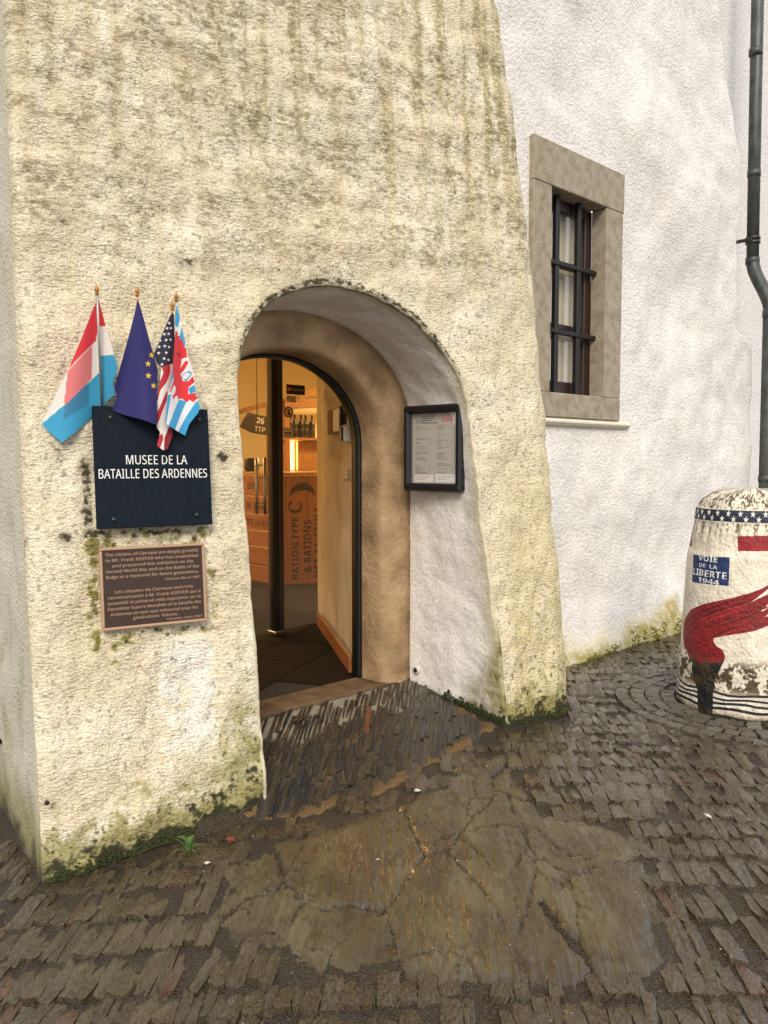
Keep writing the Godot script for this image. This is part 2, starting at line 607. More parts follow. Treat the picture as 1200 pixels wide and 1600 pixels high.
			c = c.lerp(moss, clampf(g, 0, 0.9) * (0.55 + 0.6 * f))
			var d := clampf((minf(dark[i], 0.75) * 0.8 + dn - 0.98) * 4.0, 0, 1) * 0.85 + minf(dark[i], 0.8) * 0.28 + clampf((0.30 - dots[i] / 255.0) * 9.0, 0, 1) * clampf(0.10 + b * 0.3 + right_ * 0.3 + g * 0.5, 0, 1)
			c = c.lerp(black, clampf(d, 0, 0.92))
			c = c.lerp(dmoss, clampf((0.085 + (m - 0.5) * 0.26 + (f - 0.5) * 0.10 + 0.05 * pier - hgt) * 16.0, 0, 0.95))
			out[i * 3] = int(clampf(c.x, 0, 255))
			out[i * 3 + 1] = int(clampf(c.y, 0, 255))
			out[i * 3 + 2] = int(clampf(c.z, 0, 255))
	return ImageTexture.create_from_image(Image.create_from_data(w, h, false, Image.FORMAT_RGB8, out))

func _ready() -> void:
	# ---------------- camera
	var cam := Camera3D.new()
	cam.name = "camera"
	add_child(cam)
	cam.fov = rad_to_deg(2.0 * atan(800.0 / 1246.0))
	cam.position = EYE
	cam.rotation = Vector3(-atan(80.0 / 1246.0), deg_to_rad(-43.0), 0)
	cam.near = 0.05
	cam.far = 300.0
	# ---------------- sky, light, exposure: an even overcast
	var we := WorldEnvironment.new()
	we.name = "environment"
	var e := Environment.new()
	e.background_mode = Environment.BG_SKY
	var sky := Sky.new()
	var pm := ProceduralSkyMaterial.new()
	pm.sky_top_color = s(212, 216, 222)
	pm.sky_horizon_color = s(216, 217, 219)
	pm.sky_curve = 0.35
	pm.ground_bottom_color = s(60, 56, 50)
	pm.ground_horizon_color = s(120, 118, 114)
	pm.sun_angle_max = 0.0
	sky.sky_material = pm
	e.sky = sky
	e.background_energy_multiplier = 1.0
	e.tonemap_mode = Environment.TONE_MAPPER_LINEAR
	e.tonemap_exposure = 1.8
	e.sdfgi_enabled = true
	e.ssao_enabled = true
	e.ssil_enabled = true
	we.environment = e
	add_child(we)
	var sun := DirectionalLight3D.new()
	sun.name = "sun"
	sun.light_energy = 0.5
	sun.light_angular_distance = 25.0
	sun.light_color = s(255, 246, 232)
	sun.shadow_enabled = true
	add_child(sun)
	sun.look_at_from_position(Vector3(-4.0, 4.4, 4.4), Vector3.ZERO)
	make_opening()
	make_materials()
	build_ground()
	build_porch()
	build_castle()
	build_inside()
	build_sign_and_flags()
	build_bollard()
	build_small_things()

func make_materials() -> void:
	# wall render: thrown stucco
	var stucco_h := ntex(warped(31, 0.036, 5), 1024, 1024)
	var stucco_c := ntex(nz(32, 0.09, 4), 1024, 1024, [[0.0, s(150, 140, 115)], [0.30, s(205, 198, 182)], [0.42, s(244, 240, 232)], [0.7, s(255, 253, 248)], [1.0, s(255, 255, 255)]])
	var plaster_h := ntex(warped(33, 0.03, 5), 1024, 1024)
	var plaster_c := ntex(nz(34, 0.02, 5), 1024, 1024, [[0.0, s(226, 224, 221)], [0.4, s(245, 244, 242)], [0.65, s(252, 251, 250)], [1.0, s(255, 255, 255)]])
	var m := mat("porch_stucco", s(255, 255, 255), 0.92)
	m.albedo_texture = stucco_c
	relief(m, stucco_h, 1.25)
	triplanar(m, Vector3(0.85, 1.5, 0.85))
	m.detail_enabled = true
	m.detail_albedo = front_stains()
	m.detail_uv_layer = BaseMaterial3D.DETAIL_UV_2
	m.detail_blend_mode = BaseMaterial3D.BLEND_MODE_MUL
	m = mat("side_stucco", s(255, 255, 255), 0.92)
	m.albedo_texture = stucco_c
	relief(m, stucco_h, 1.0)
	triplanar(m, Vector3.ONE * 1.1)
	m.vertex_color_use_as_albedo = true
	m = mat("white_plaster", s(255, 255, 255), 0.9)
	m.albedo_texture = plaster_c
	relief(m, plaster_h, 0.9)
	triplanar(m, Vector3(0.8, 1.1, 0.8))
	m.vertex_color_use_as_albedo = true
	m = mat("reveal_plaster", s(255, 255, 255), 0.85)
	m.albedo_texture = plaster_c
	relief(m, plaster_h, 0.45)
	triplanar(m, Vector3.ONE * 1.2)
	m.vertex_color_use_as_albedo = true
	# sandstone of the door surround and the window frame
	var stone_c := ntex(nz(35, 0.008, 5), 512, 512, [[0.0, s(112, 90, 68)], [0.4, s(150, 122, 90)], [0.6, s(168, 138, 102)], [1.0, s(188, 162, 128)]])
	var stone_h := ntex(nz(36, 0.06, 4), 512, 512)
	m = mat("ochre_sandstone", s(255, 255, 255), 0.8)
	m.albedo_texture = stone_c
	relief(m, stone_h, 0.5)
	triplanar(m, Vector3.ONE * 0.8)
	m = mat("threshold_stone", s(158, 152, 142), 0.85)
	m.albedo_texture = stone_c
	relief(m, stone_h, 0.4)
	triplanar(m, Vector3.ONE * 1.3)
	m = mat("grey_sandstone", s(166, 155, 138), 0.85)
	m.albedo_texture = ntex(nz(37, 0.012, 5), 512, 512, [[0.0, s(205, 198, 188)], [0.5, s(240, 236, 230)], [1.0, s(255, 255, 255)]])
	relief(m, stone_h, 0.25)
	triplanar(m, Vector3.ONE * 1.5)
	# schist of the street
	var schist_h := ntex(nz(41, 0.02, 5), 1024, 1024)
	var wet := ntex(nz(42, 0.015, 4), 512, 512, [[0.0, s(34, 34, 34)], [0.45, s(66, 66, 66)], [1.0, s(130, 130, 130)]])
	var schist_c := ntex(nz(43, 0.03, 5), 1024, 1024, [[0.0, s(120, 112, 100)], [0.35, s(190, 184, 174)], [0.6, s(232, 228, 220)], [1.0, s(255, 255, 255)]])
	var puddles := ntex(nz(53, 0.006, 3), 512, 512, [[0.0, s(20, 20, 20)], [0.45, s(60, 60, 60)], [0.6, s(255, 255, 255)], [1.0, s(255, 255, 255)]])
	var tones := [s(82, 71, 53), s(62, 54, 42), s(96, 81, 58), s(60, 55, 47), s(86, 66, 48), s(106, 94, 70), s(76, 73, 66), s(94, 67, 52)]
	for k in tones.size():
		m = mat("schist_%d" % k, tones[k], 1.0)
		m.albedo_texture = schist_c
		m.roughness_texture = wet
		relief(m, schist_h, 0.6)
		m.metallic_specular = 0.6
		wet_film(m, 0.5, 0.09)
		m.clearcoat_texture = puddles
		m.uv1_scale = Vector3(3.5, 1.0, 1)
	m = mat("street_dirt", s(70, 60, 45), 1.0)
	m.albedo_texture = ntex(nz(44, 0.05, 5), 1024, 1024, [[0.0, s(110, 96, 78)], [0.4, s(190, 180, 165)], [0.7, s(240, 232, 220)], [0.86, s(255, 250, 240)], [1.0, s(255, 255, 255)]])
	m.roughness_texture = wet
	relief(m, ntex(nz(45, 0.09, 5), 1024, 1024), 1.2)
	triplanar(m, Vector3.ONE * 1.4)
	m = mat("bedrock", s(255, 255, 255), 1.0)
	m.albedo_texture = ntex(nz(46, 0.03, 5), 1024, 1024, [[0.0, s(222, 217, 206)], [0.4, s(240, 236, 227)], [0.6, s(248, 245, 239)], [1.0, s(255, 255, 255)]])
	m.roughness_texture = wet
	relief(m, ntex(nz(47, 0.03, 5), 1024, 1024), 0.35)
	m.metallic_specular = 0.45
	wet_film(m, 0.5, 0.12)
	m.clearcoat_texture = puddles
	m.uv1_scale = Vector3(3.0, 0.42, 1)
	m.vertex_color_use_as_albedo = true
	var slate := [s(46, 47, 46), s(54, 53, 49), s(40, 42, 43), s(66, 60, 50), s(52, 48, 43)]
	for k in slate.size():
		m = mat("slate_%d" % k, slate[k], 1.0)
		m.albedo_texture = schist_c
		m.roughness_texture = wet
		relief(m, schist_h, 0.35)
		wet_film(m, 0.6, 0.2)
		m.uv1_scale = Vector3(6, 2, 1)
	m = mat("orange_slate", s(120, 76, 48), 0.6)
	m.albedo_texture = schist_c
	m.uv1_scale = Vector3(6, 2, 1)
	var sett := [s(134, 128, 121), s(120, 114, 106), s(114, 108, 101), s(126, 114, 101), s(104, 96, 84)]
	for k in sett.size():
		m = mat("sett_%d" % k, sett[k], 1.0)
		m.albedo_texture = schist_c
		m.roughness_texture = wet
		relief(m, schist_h, 0.6)
		m.uv1_scale = Vector3(5, 5, 1)
	m = mat("mortar", s(255, 255, 255), 0.85)
	m.albedo_texture = ntex(nz(48, 0.08, 4), 512, 512, [[0.0, s(120, 110, 100)], [0.5, s(220, 215, 205)], [1.0, s(255, 255, 255)]])
	relief(m, ntex(nz(49, 0.12, 4), 512, 512), 1.0)
	triplanar(m, Vector3.ONE * 2.0)
	m.vertex_color_use_as_albedo = true
	# metals, wood and the rest
	m = mat("black_iron", s(28, 27, 27), 0.55, 0.3)
	relief(m, stone_h, 0.06)
	triplanar(m, Vector3.ONE * 6.0)
	mat("black_frame", s(22, 21, 20), 0.4, 0.2)
	mat("dark_steel", s(70, 66, 60), 0.35, 0.6)
	mat("brushed_steel", s(190, 186, 178), 0.3, 1.0)
	m = mat("zinc", s(92, 95, 95), 0.5, 0.5)
	m.albedo_texture = ntex(nz(50, 0.012, 4), 512, 512, [[0.0, s(150, 148, 140)], [0.5, s(225, 225, 222)], [1.0, s(255, 255, 255)]])
	triplanar(m, Vector3(3.0, 0.8, 3.0))
	m = mat("dark_wood", s(50, 33, 25), 0.5)
	var wood_c := ntex(nz(51, 0.03, 4), 512, 512, [[0.0, s(150, 120, 90)], [0.5, s(220, 200, 175)], [1.0, s(255, 245, 230)]])
	m.albedo_texture = wood_c
	triplanar(m, Vector3(6, 0.8, 6))
	m = mat("crate_wood", s(172, 116, 68), 0.65)
	m.albedo_texture = wood_c
	triplanar(m, Vector3(5, 0.7, 5))
	m = mat("pale_wood", s(184, 142, 88), 0.6)
	m.albedo_texture = wood_c
	triplanar(m, Vector3(0.8, 5, 5))
	mat("crate_print", s(20, 13, 9), 0.85)
	mat("inside_plaster", s(232, 216, 178), 0.9)
	m = mat("vestibule_plaster", s(214, 200, 176), 0.9)
	m.albedo_texture = plaster_c
	relief(m, plaster_h, 0.4)
	triplanar(m, Vector3.ONE * 0.8)
	for k in 3:
		m = mat("floor_tile_%d" % k, [s(16, 15, 14), s(13, 12, 12), s(19, 17, 16)][k], 0.7)
		m.metallic_specular = 0.3
		m.albedo_texture = schist_c
		m.uv1_scale = Vector3(2, 2, 1)
	mat("joint_grey", s(38, 35, 32), 0.9)
	m = mat("pane_glass", Color(1, 1, 1, 0.03), 0.02)
	m.transparency = BaseMaterial3D.TRANSPARENCY_ALPHA
	mat("curtain", s(196, 186, 162), 0.95)
	m = mat("slate_sign", s(22, 31, 42), 0.65)
	m.metallic_specular = 0.25
	m.albedo_texture = ntex(nz(52, 0.02, 5), 512, 512, [[0.0, s(190, 190, 190)], [0.5, s(235, 235, 235)], [1.0, s(255, 255, 255)]])
	triplanar(m, Vector3(4, 0.8, 4))
	mat("white_paint", s(236, 234, 228), 0.6)
	m = mat("bronze", s(58, 41, 32), 0.55, 0.15)
	relief(m, stone_h, 0.05)
	triplanar(m, Vector3.ONE * 8)
	mat("polished_bronze", s(190, 154, 124), 0.45, 0.4)
	mat("plastic_black", s(20, 22, 25), 0.4)
	mat("pole_steel", s(150, 148, 142), 0.4, 0.6)
	mat("pole_wood", s(190, 158, 108), 0.7)
	mat("gilt", s(176, 120, 56), 0.45, 0.5)
	mat("paper", s(235, 232, 222), 0.9)
	mat("paper_grey", s(205, 200, 190), 0.9)
	m = mat("bottle_glass", s(24, 26, 18), 0.12)
	mat("moss_dark", s(50, 56, 20), 1.0)
	mat("moss_yellow", s(112, 108, 34), 1.0)
	m = mat("leaf_green", s(76, 100, 48), 0.6)
	m.backlight_enabled = true
	m.backlight = s(60, 90, 30)
	mat("leaf_red", s(120, 56, 36), 0.7)
	mat("pebble_white", s(190, 184, 172), 0.7)
	mat("grit_stone", s(150, 142, 130), 0.7)
	mat("red_paint", s(170, 44, 34), 0.6)
	m = mat("lamp_glow", s(255, 240, 210), 0.6)
	m.emission_enabled = true
	m.emission = s(255, 205, 120)
	m.emission_energy_multiplier = 2.5

# ================================================================ the ground
var rock_poly := PackedVector2Array()      # in paving axes (l, m)
var alcove_poly := PackedVector2Array()
const BOLLARD := Vector3(4.72, 0.29, -1.93)

func lm(x: float, z: float) -> Vector2:
	var q := Vector3(x, 0, z)
	return Vector2(q.dot(LD), q.dot(MD))

func xz(p: Vector2) -> Vector3:
	return LD * p.x + MD * p.y

func edge_distance(p: Vector2, poly: PackedVector2Array) -> float:
	var best := 1e9
	for i in poly.size():
		best = minf(best, p.distance_squared_to(Geometry2D.get_closest_point_to_segment(p, poly[i], poly[(i + 1) % poly.size()])))
	return sqrt(best) * (1.0 if Geometry2D.is_point_in_polygon(p, poly) else -1.0)

func in_view(q: Vector3, margin := 0.0) -> bool:
	var yaw := deg_to_rad(-43.0)
	var d := (q - EYE).rotated(Vector3.UP, -yaw).rotated(Vector3.RIGHT, atan(80.0 / 1246.0))
	return d.z < -0.3 and absf(d.x / -d.z) < 600.0 / 1246.0 + margin and absf(d.y / -d.z) < 800.0 / 1246.0 + margin

func build_ground() -> void:
	# the sheet of trodden dirt between the stones: fine near by, coarse out to the horizon
	var line := PackedFloat32Array()
	for k in [-90.0, -40.0, -15.0, -6.0, -2.0]:
		line.append(k)
	for k in 201:
		line.append(-0.6 + k * 0.035)
	for k in [7.0, 9.0, 14.0, 40.0, 90.0]:
		line.append(k)
	var dirt_n := nz(61, 3.0, 4)
	var pts := PackedVector3Array()
	for zi in line:
		for xi in line:
			var x := xi
			var z := -zi
			var g := ground(x, z) + dirt_n.get_noise_2d(x, z) * 0.006
			pts.append(Vector3(x, g - 0.002, z))
	struct("street_ground", sheet(pts, line.size(), Vector3.UP), mats.street_dirt)
	# outlines in paving axes
	for q in [Vector2(1.88, -2.74), Vector2(2.194, -2.60), Vector2(2.51, -2.53), Vector2(2.72, -2.53), Vector2(2.973, -2.56), Vector2(3.10, -2.42), Vector2(2.93, -2.15), Vector2(2.806, -1.926), Vector2(2.88, -1.50), Vector2(2.46, -1.24), Vector2(2.12, -1.06), Vector2(1.70, -1.51), Vector2(1.42, -1.92), Vector2(1.35, -2.2), Vector2(1.40, -2.5), Vector2(1.60, -2.79)]:
		rock_poly.append(lm(q.x, q.y))
	for q in [Vector2(1.965, -2.83), Vector2(2.072, -2.735), Vector2(2.243, -2.69), Vector2(2.427, -2.64), Vector2(2.619, -2.62), Vector2(2.862, -2.635), Vector2(3.12, -2.645), Vector2(3.343, -2.67), Vector2(3.37, -3.40), Vector2(1.75, -3.40), Vector2(1.9, -2.95)]:
		alcove_poly.append(lm(q.x, q.y))
	build_bedrock()
	# stone shapes shared by all stones of a kind
	var cobble := []
	for k in 14:
		cobble.append(stone_mesh(Vector2(rng_(k, 0.14, 0.20), rng_(k + 50, 0.040, 0.066)), 0.07, k, 0.007))
	var strip := []
	for k in 10:
		strip.append(stone_mesh(Vector2(rng_(k + 100, 0.18, 0.32), rng_(k + 150, 0.020, 0.028)), 0.06, k + 20, 0.003))
	var setts := []
	for k in 8:
		setts.append(stone_mesh(Vector2(0.086, 0.08), 0.07, k + 40, 0.008))
	rng.seed = 77
	# --- street cobbles: courses running across, stones long towards the arch
	var spots := []
	var l := -0.6
	while l < 7.0:
		var dl := rng.randf_range(0.13, 0.21)
		var m := -4.2 + rng.randf_range(0, 0.1)
		while m < 4.6:
			var dm := rng.randf_range(0.032, 0.072)
			var c := Vector2(l + dl * 0.5 + sin(m * 1.7 + l * 0.6) * 0.03 + rng.randf_range(-0.012, 0.012), m + dm * 0.5)
			var q := xz(c)
			m += dm
			if Geometry2D.is_point_in_polygon(c, alcove_poly) or edge_distance(c, rock_poly) > 0.045 + 0.03 * sin(m * 23.0):
				continue
			if q.distance_to(Vector3(BOLLARD.x, 0, BOLLARD.z)) < 0.74:
				continue
			var off := (q - A).dot(N)
			var u := along(q)
			if u > -0.03 and u < 2.87 and off < 0.03:
				continue
			if u <= -0.03 and u > -6.0 and off < 0.02 and (q - A).dot(Vector3(-0.9925, 0, -0.122)) < 0.02:
				continue
			if q.x > 2.9 and q.z < -3.14 or q.x > 11 or q.z > 1.5 or q.z < -5.6:
				continue
			if rng.randf() < 0.04:
				continue
			spots.append([c, Vector2(dl * rng.randf_range(1.0, 1.12), dm)])
		l += dl
	var street := Node3D.new()
	street.name = "street_paving"
	street.set_meta("kind", "structure")
	add_child(street)
	var far := []
	var shown := 0
	spots.sort_custom(func(a, b): return xz(a[0]).distance_squared_to(EYE) < xz(b[0]).distance_squared_to(EYE))
	for sp in spots:
		var q := xz(sp[0])
		var v: int = rng.randi() % cobble.size()
		var size: Vector2 = cobble[v][1]
		var lean := Basis(LD, rng.randfn(-0.02, 0.035)) * Basis(MD, rng.randfn(0.0, 0.014))
		var turn := Basis(LD, Vector3.UP, MD) * Basis(Vector3.UP, rng.randfn(0.0, 0.05) + (PI if rng.randf() < 0.5 else 0.0))
		var b: Basis = lean * turn * Basis.from_scale(Vector3(sp[1].x / size.x * 0.99, 1, sp[1].y / size.y * 0.99))
		var tone := rng.randi() % 100
		var k := 7 if tone < 2 else (tone * 7) % 7
		var xf := Transform3D(b, on_ground(q.x, q.z, rng.randf_range(0.0025, 0.006)))
		if shown < 300 and in_view(q + Vector3(0, 0.1, 0), 0.03):
			obj("cobblestone", cobble[v][0], mats["schist_%d" % k], street, xf)
			shown += 1
		else:
			far.append([cobble[v][0], xf, k])
	for k in 8:   # the farther stones, joined tone by tone
		var st := SurfaceTool.new()
		st.begin(Mesh.PRIMITIVE_TRIANGLES)
		var n := 0
		for f in far:
			if f[2] == k:
				st.append_from(f[0], 0, f[1])
				n += 1
		if n:
			obj("distant_cobbles", st, mats["schist_%d" % k], street).set_meta("kind", "stuff")
	# --- slate strips on edge in the doorway ramp
	var ramp := Node3D.new()
	ramp.name = "doorway_paving"
	ramp.set_meta("kind", "structure")
	add_child(ramp)
	var cols := PackedColorArray()
	pts = PackedVector3Array()
	var mort_n := nz(62, 2.5, 3)
	for j in 61:
		for i in 101:
			var x := 1.65 + i * 0.018
			var z := -3.42 + j * 0.0145
			pts.append(on_ground(x, z, 0.002 + dirt_n.get_noise_2d(x * 2, z * 2) * 0.002 - 0.03 * smoothstep(0.03, -0.04, edge_distance(lm(x, z), alcove_poly) + dirt_n.get_noise_2d(x * 3, z * 3) * 0.05)))
			var t := smoothstep(-3.12, -3.22, z + mort_n.get_noise_2d(x, z) * 0.22)
			var o := smoothstep(0.10, 0.02, edge_distance(lm(x, z), alcove_poly) + mort_n.get_noise_2d(x + 9, z) * 0.12)
			if z < -2.95:
				o = 0.0
			var c := s(84, 72, 54).srgb_to_linear().lerp(s(172, 164, 150).srgb_to_linear(), t).lerp(s(132, 104, 62).srgb_to_linear(), maxf(o, 0.4 * smoothstep(0.12, 0.3, mort_n.get_noise_2d(x * 1.5 + 4, z * 1.5)) * (1.0 - t)))
			cols.append(c)
	obj("mortar_bed", sheet(pts, 101, Vector3.UP, PackedVector2Array(), PackedVector2Array(), cols), mats.mortar, ramp)
	shown = 0
	l = 3.2
	while l < 5.2:
		var dl := rng.randf_range(0.17, 0.23)
		var m := -2.0
		while m < 1.2:
			var dm := rng.randf_range(0.017, 0.029)
			var c := Vector2(l + 0.07 * sin(m * 40.0) * rng.randf_range(0.5, 1.0), m + dm * 0.5)
			m += dm
			var q := xz(c)
			if edge_distance(c, alcove_poly) < 0.03 + 0.03 * dirt_n.get_noise_2d(q.x * 2, q.z * 2) or q.z < -3.365 or rng.randf() < 0.01 or shown >= 300:
				continue
			var v: int = rng.randi() % strip.size()
			var size: Vector2 = strip[v][1]
			var b: Basis = Basis(LD, rng.randf_range(-0.03, 0.03)) * Basis(LD, Vector3.UP, MD) * Basis(Vector3.UP, rng.randfn(-0.05, 0.03)) * Basis.from_scale(Vector3(dl / size.x * 1.06, 1, dm / size.y * (0.74 if q.z < -3.15 else 0.96)))
			# follow the slope of the ramp
			var g0 := on_ground(q.x, q.z)
			var g1 := on_ground(q.x + LD.x * 0.1, q.z + LD.z * 0.1)
			b = Basis(Quaternion(LD, (g1 - g0).normalized())) * b
			var kind: Material = mats.orange_slate if rng.randf() < 0.02 else mats["slate_%d" % (rng.randi() % 5)]
			obj("slate_strip", strip[v][0], kind, ramp, Transform3D(b, g0 + Vector3(0, rng.randf_range(0.007, 0.010), 0)))
			shown += 1
		l += dl
	# --- granite setts in rings round the milestone
	var ring := Node3D.new()
	ring.name = "milestone_ring_paving"
	ring.set_meta("kind", "structure")
	add_child(ring)
	for k in 4:
		var rad := 0.435 + k * 0.088
		var n := int(TAU * rad / 0.086)
		for i in n:
			var a := TAU * (i + 0.5 * (k % 2) + rng.randf_range(-0.1, 0.1)) / n
			var q := Vector3(BOLLARD.x + cos(a) * rad, 0, BOLLARD.z + sin(a) * rad)
			if q.z < -3.1:
				continue
			var b := Basis(Vector3.UP, -a + rng.randf_range(-0.06, 0.06)) * Basis.from_scale(Vector3(rng.randf_range(0.82, 0.92), 1, rng.randf_range(0.84, 0.94)))
			b = Basis(Vector3.RIGHT, rng.randf_range(-0.06, 0.06)) * b
			obj("granite_sett", setts[rng.randi() % 8][0], mats["sett_%d" % (rng.randi() % 5)], ring, Transform3D(b, on_ground(q.x, q.z, rng.randf_range(0.008, 0.016))))

func rng_(k: int, a: float, b: float) -> float:
	var r := RandomNumberGenerator.new()
	r.seed = 1000 + k * 17
	r.randf()
	return r.randf_range(a, b)

# one stone: a worn, uneven top and sides that go down into the bed; long side along x
func stone_mesh(size: Vector2, deep: float, k: int, rough: float) -> Array:
	var r := RandomNumberGenerator.new()
	r.seed = 300 + k
	var nx := 5
	var ny := 4
	var off := Vector2(r.randf(), r.randf())
	var slope := Vector2(r.randf_range(-1, 1), r.randf_range(-1, 1)) * 0.02
	var st := mb(true)
	var top := []
	for j in ny:
		for i in nx:
			var x := (i / float(nx - 1) - 0.5) * size.x
			var y := (j / float(ny - 1) - 0.5) * size.y
			var on_x := i == 0 or i == nx - 1
			var on_y := j == 0 or j == ny - 1
			if on_x:
				x += r.randf_range(-0.06, 0.06) * size.x * signf(x) * (1.3 if on_y else 0.6)
			if on_y:
				y += r.randf_range(-0.08, 0.07) * size.y * signf(y)
			var z := r.randfn(0, rough * 0.35) + slope.x * x / size.x + slope.y * y
			if on_x or on_y:
				z -= rough * r.randf_range(0.15, 0.55)
			top.append(Vector3(x, z, y))
	var put := func(q: Vector3) -> void:
		st.set_uv(Vector2(q.z + q.y * 0.5, q.x + q.y * 0.3) + off)
		st.add_vertex(q)
	for j in ny - 1:
		for i in nx - 1:
			var a: Vector3 = top[j * nx + i]
			var b: Vector3 = top[j * nx + i + 1]
			var c: Vector3 = top[(j + 1) * nx + i + 1]
			var d: Vector3 = top[(j + 1) * nx + i]
			for q in [a, b, c, a, c, d]:
				put.call(q)
	var rim := []
	for i in nx:
		rim.append(top[i])
	for j in range(1, ny):
		rim.append(top[j * nx + nx - 1])
	for i in range(nx - 2, -1, -1):
		rim.append(top[(ny - 1) * nx + i])
	for j in range(ny - 2, 0, -1):
		rim.append(top[j * nx])
	st.set_smooth_group(-1)
	for i in rim.size():
		var a: Vector3 = rim[i]
		var b: Vector3 = rim[(i + 1) % rim.size()]
		var a2 := Vector3(a.x * 1.04, -deep, a.z * 1.04)
		var b2 := Vector3(b.x * 1.04, -deep, b.z * 1.04)
		for q in [a, a2, b, b, a2, b2]:
			put.call(q)
	st.generate_normals()
	return [st.commit(), size]

# the worn hump of living schist in front of the door
func build_bedrock() -> void:
	var lo := Vector2(1e9, 1e9)
	var hi := -lo
	for p in rock_poly:
		lo = lo.min(p)
		hi = hi.max(p)
	lo -= Vector2.ONE * 0.06
	hi += Vector2.ONE * 0.06
	var step := 0.007
	var nl := int((hi.x - lo.x) / step)
	var nm := int((hi.y - lo.y) / step)
	var cell := nz(71, 2.1, 1, FastNoiseLite.TYPE_CELLULAR)
	cell.cellular_return_type = FastNoiseLite.RETURN_DISTANCE2_SUB
	cell.domain_warp_enabled = true
	cell.domain_warp_amplitude = 0.10
	cell.domain_warp_frequency = 4.0
	var shard := nz(76, 5.5, 1, FastNoiseLite.TYPE_CELLULAR)
	shard.cellular_return_type = FastNoiseLite.RETURN_DISTANCE2_SUB
	shard.domain_warp_enabled = true
	shard.domain_warp_amplitude = 0.1
	shard.domain_warp_frequency = 6.0
	var plate := nz(71, 2.1, 1, FastNoiseLite.TYPE_CELLULAR)
	plate.cellular_return_type = FastNoiseLite.RETURN_CELL_VALUE
	plate.domain_warp_enabled = true
	plate.domain_warp_amplitude = 0.10
	plate.domain_warp_frequency = 4.0
	var wave := nz(72, 1.6, 3)
	var grain := nz(73, 20.0, 4)
	var rag := nz(74, 9.0, 3)
	var hue := nz(75, 2.6, 3)
	var gouge := PackedVector2Array([lm(2.211, -1.577), lm(2.165, -1.50), lm(2.124, -1.426), lm(2.078, -1.336)])
	var pts := PackedVector3Array()
	var uv := PackedVector2Array()
	var cols := PackedColorArray()
	var skip := PackedByteArray()
	var olive := s(92, 83, 62).srgb_to_linear()
	var brown := s(82, 71, 54).srgb_to_linear()
	var pale := s(104, 95, 72).srgb_to_linear()
	var soil := s(56, 47, 36).srgb_to_linear()
	for j in nm:
		for i in nl:
			var p := lo + Vector2(i, j) * step
			var q := xz(p)
			var e := edge_distance(p, rock_poly) + rag.get_noise_2d(p.x, p.y) * 0.035
			skip.append(1 if e < -0.05 else 0)
			var pl := plate.get_noise_2d(p.x * 0.6, p.y * 1.35)
			var hgt := 0.012 + wave.get_noise_2d(p.x * 0.6, p.y * 1.6) * 0.012 + grain.get_noise_2d(p.x * 0.12, p.y * 1.6) * 0.005 + rag.get_noise_2d(p.x * 0.6, p.y * 1.6) * 0.004 + pl * 0.007
			var crack := 1.0 - smoothstep(0.0, 0.036, cell.get_noise_2d(p.x * 0.6, p.y * 1.35) + 1.0)
			var sh := 1.0 - smoothstep(0.0, 0.05, shard.get_noise_2d(p.x * 0.6, p.y * 1.1) + 1.0)
			crack *= smoothstep(-0.6, -0.25, hue.get_noise_2d(p.x * 1.3 + 20.0, p.y * 1.3))
			crack = maxf(crack, sh * 0.7 * smoothstep(-0.15, 0.2, hue.get_noise_2d(p.x * 0.7 + 5.0, p.y * 0.7)))
			var gd := 1e9
			for k in 3:
				gd = minf(gd, p.distance_to(Geometry2D.get_closest_point_to_segment(p, gouge[k], gouge[k + 1])))
			var hole := 1.0 - smoothstep(0.004, 0.022, gd + rag.get_noise_2d(p.x * 3, p.y * 3) * 0.01)
			hgt -= crack * 0.014 + hole * 0.03
			hgt -= smoothstep(0.16, -0.04, e) * 0.028
			pts.append(on_ground(q.x, q.z, hgt))
			uv.append(Vector2(p.y, p.x))
			var t := hue.get_noise_2d(p.x * 0.6, p.y * 1.4)
			var c := olive.lerp(brown, clampf(0.35 + t * 1.6 + pl * 0.2, 0, 1)).lerp(pale, clampf(-t * 1.3 - 0.15, 0, 0.8))
			c = c.lerp(soil, clampf(maxf(crack * 0.9, hole * 0.85) + smoothstep(0.16, -0.04, e) * 0.8, 0, 1))
			var dirt := clampf((rag.get_noise_2d(p.x * 1.6 + 40.0, p.y * 4.0) * 0.8 + hue.get_noise_2d(p.x * 1.5 + 9.0, p.y * 2.0) - 0.10) * 2.0, 0, 0.45)
			c = c.lerp(soil, dirt)
			cols.append(c)
	var o := struct("bedrock", sheet(pts, nl, Vector3.UP, uv, PackedVector2Array(), cols, skip), mats.bedrock)
	o.set_meta("kind", "structure")

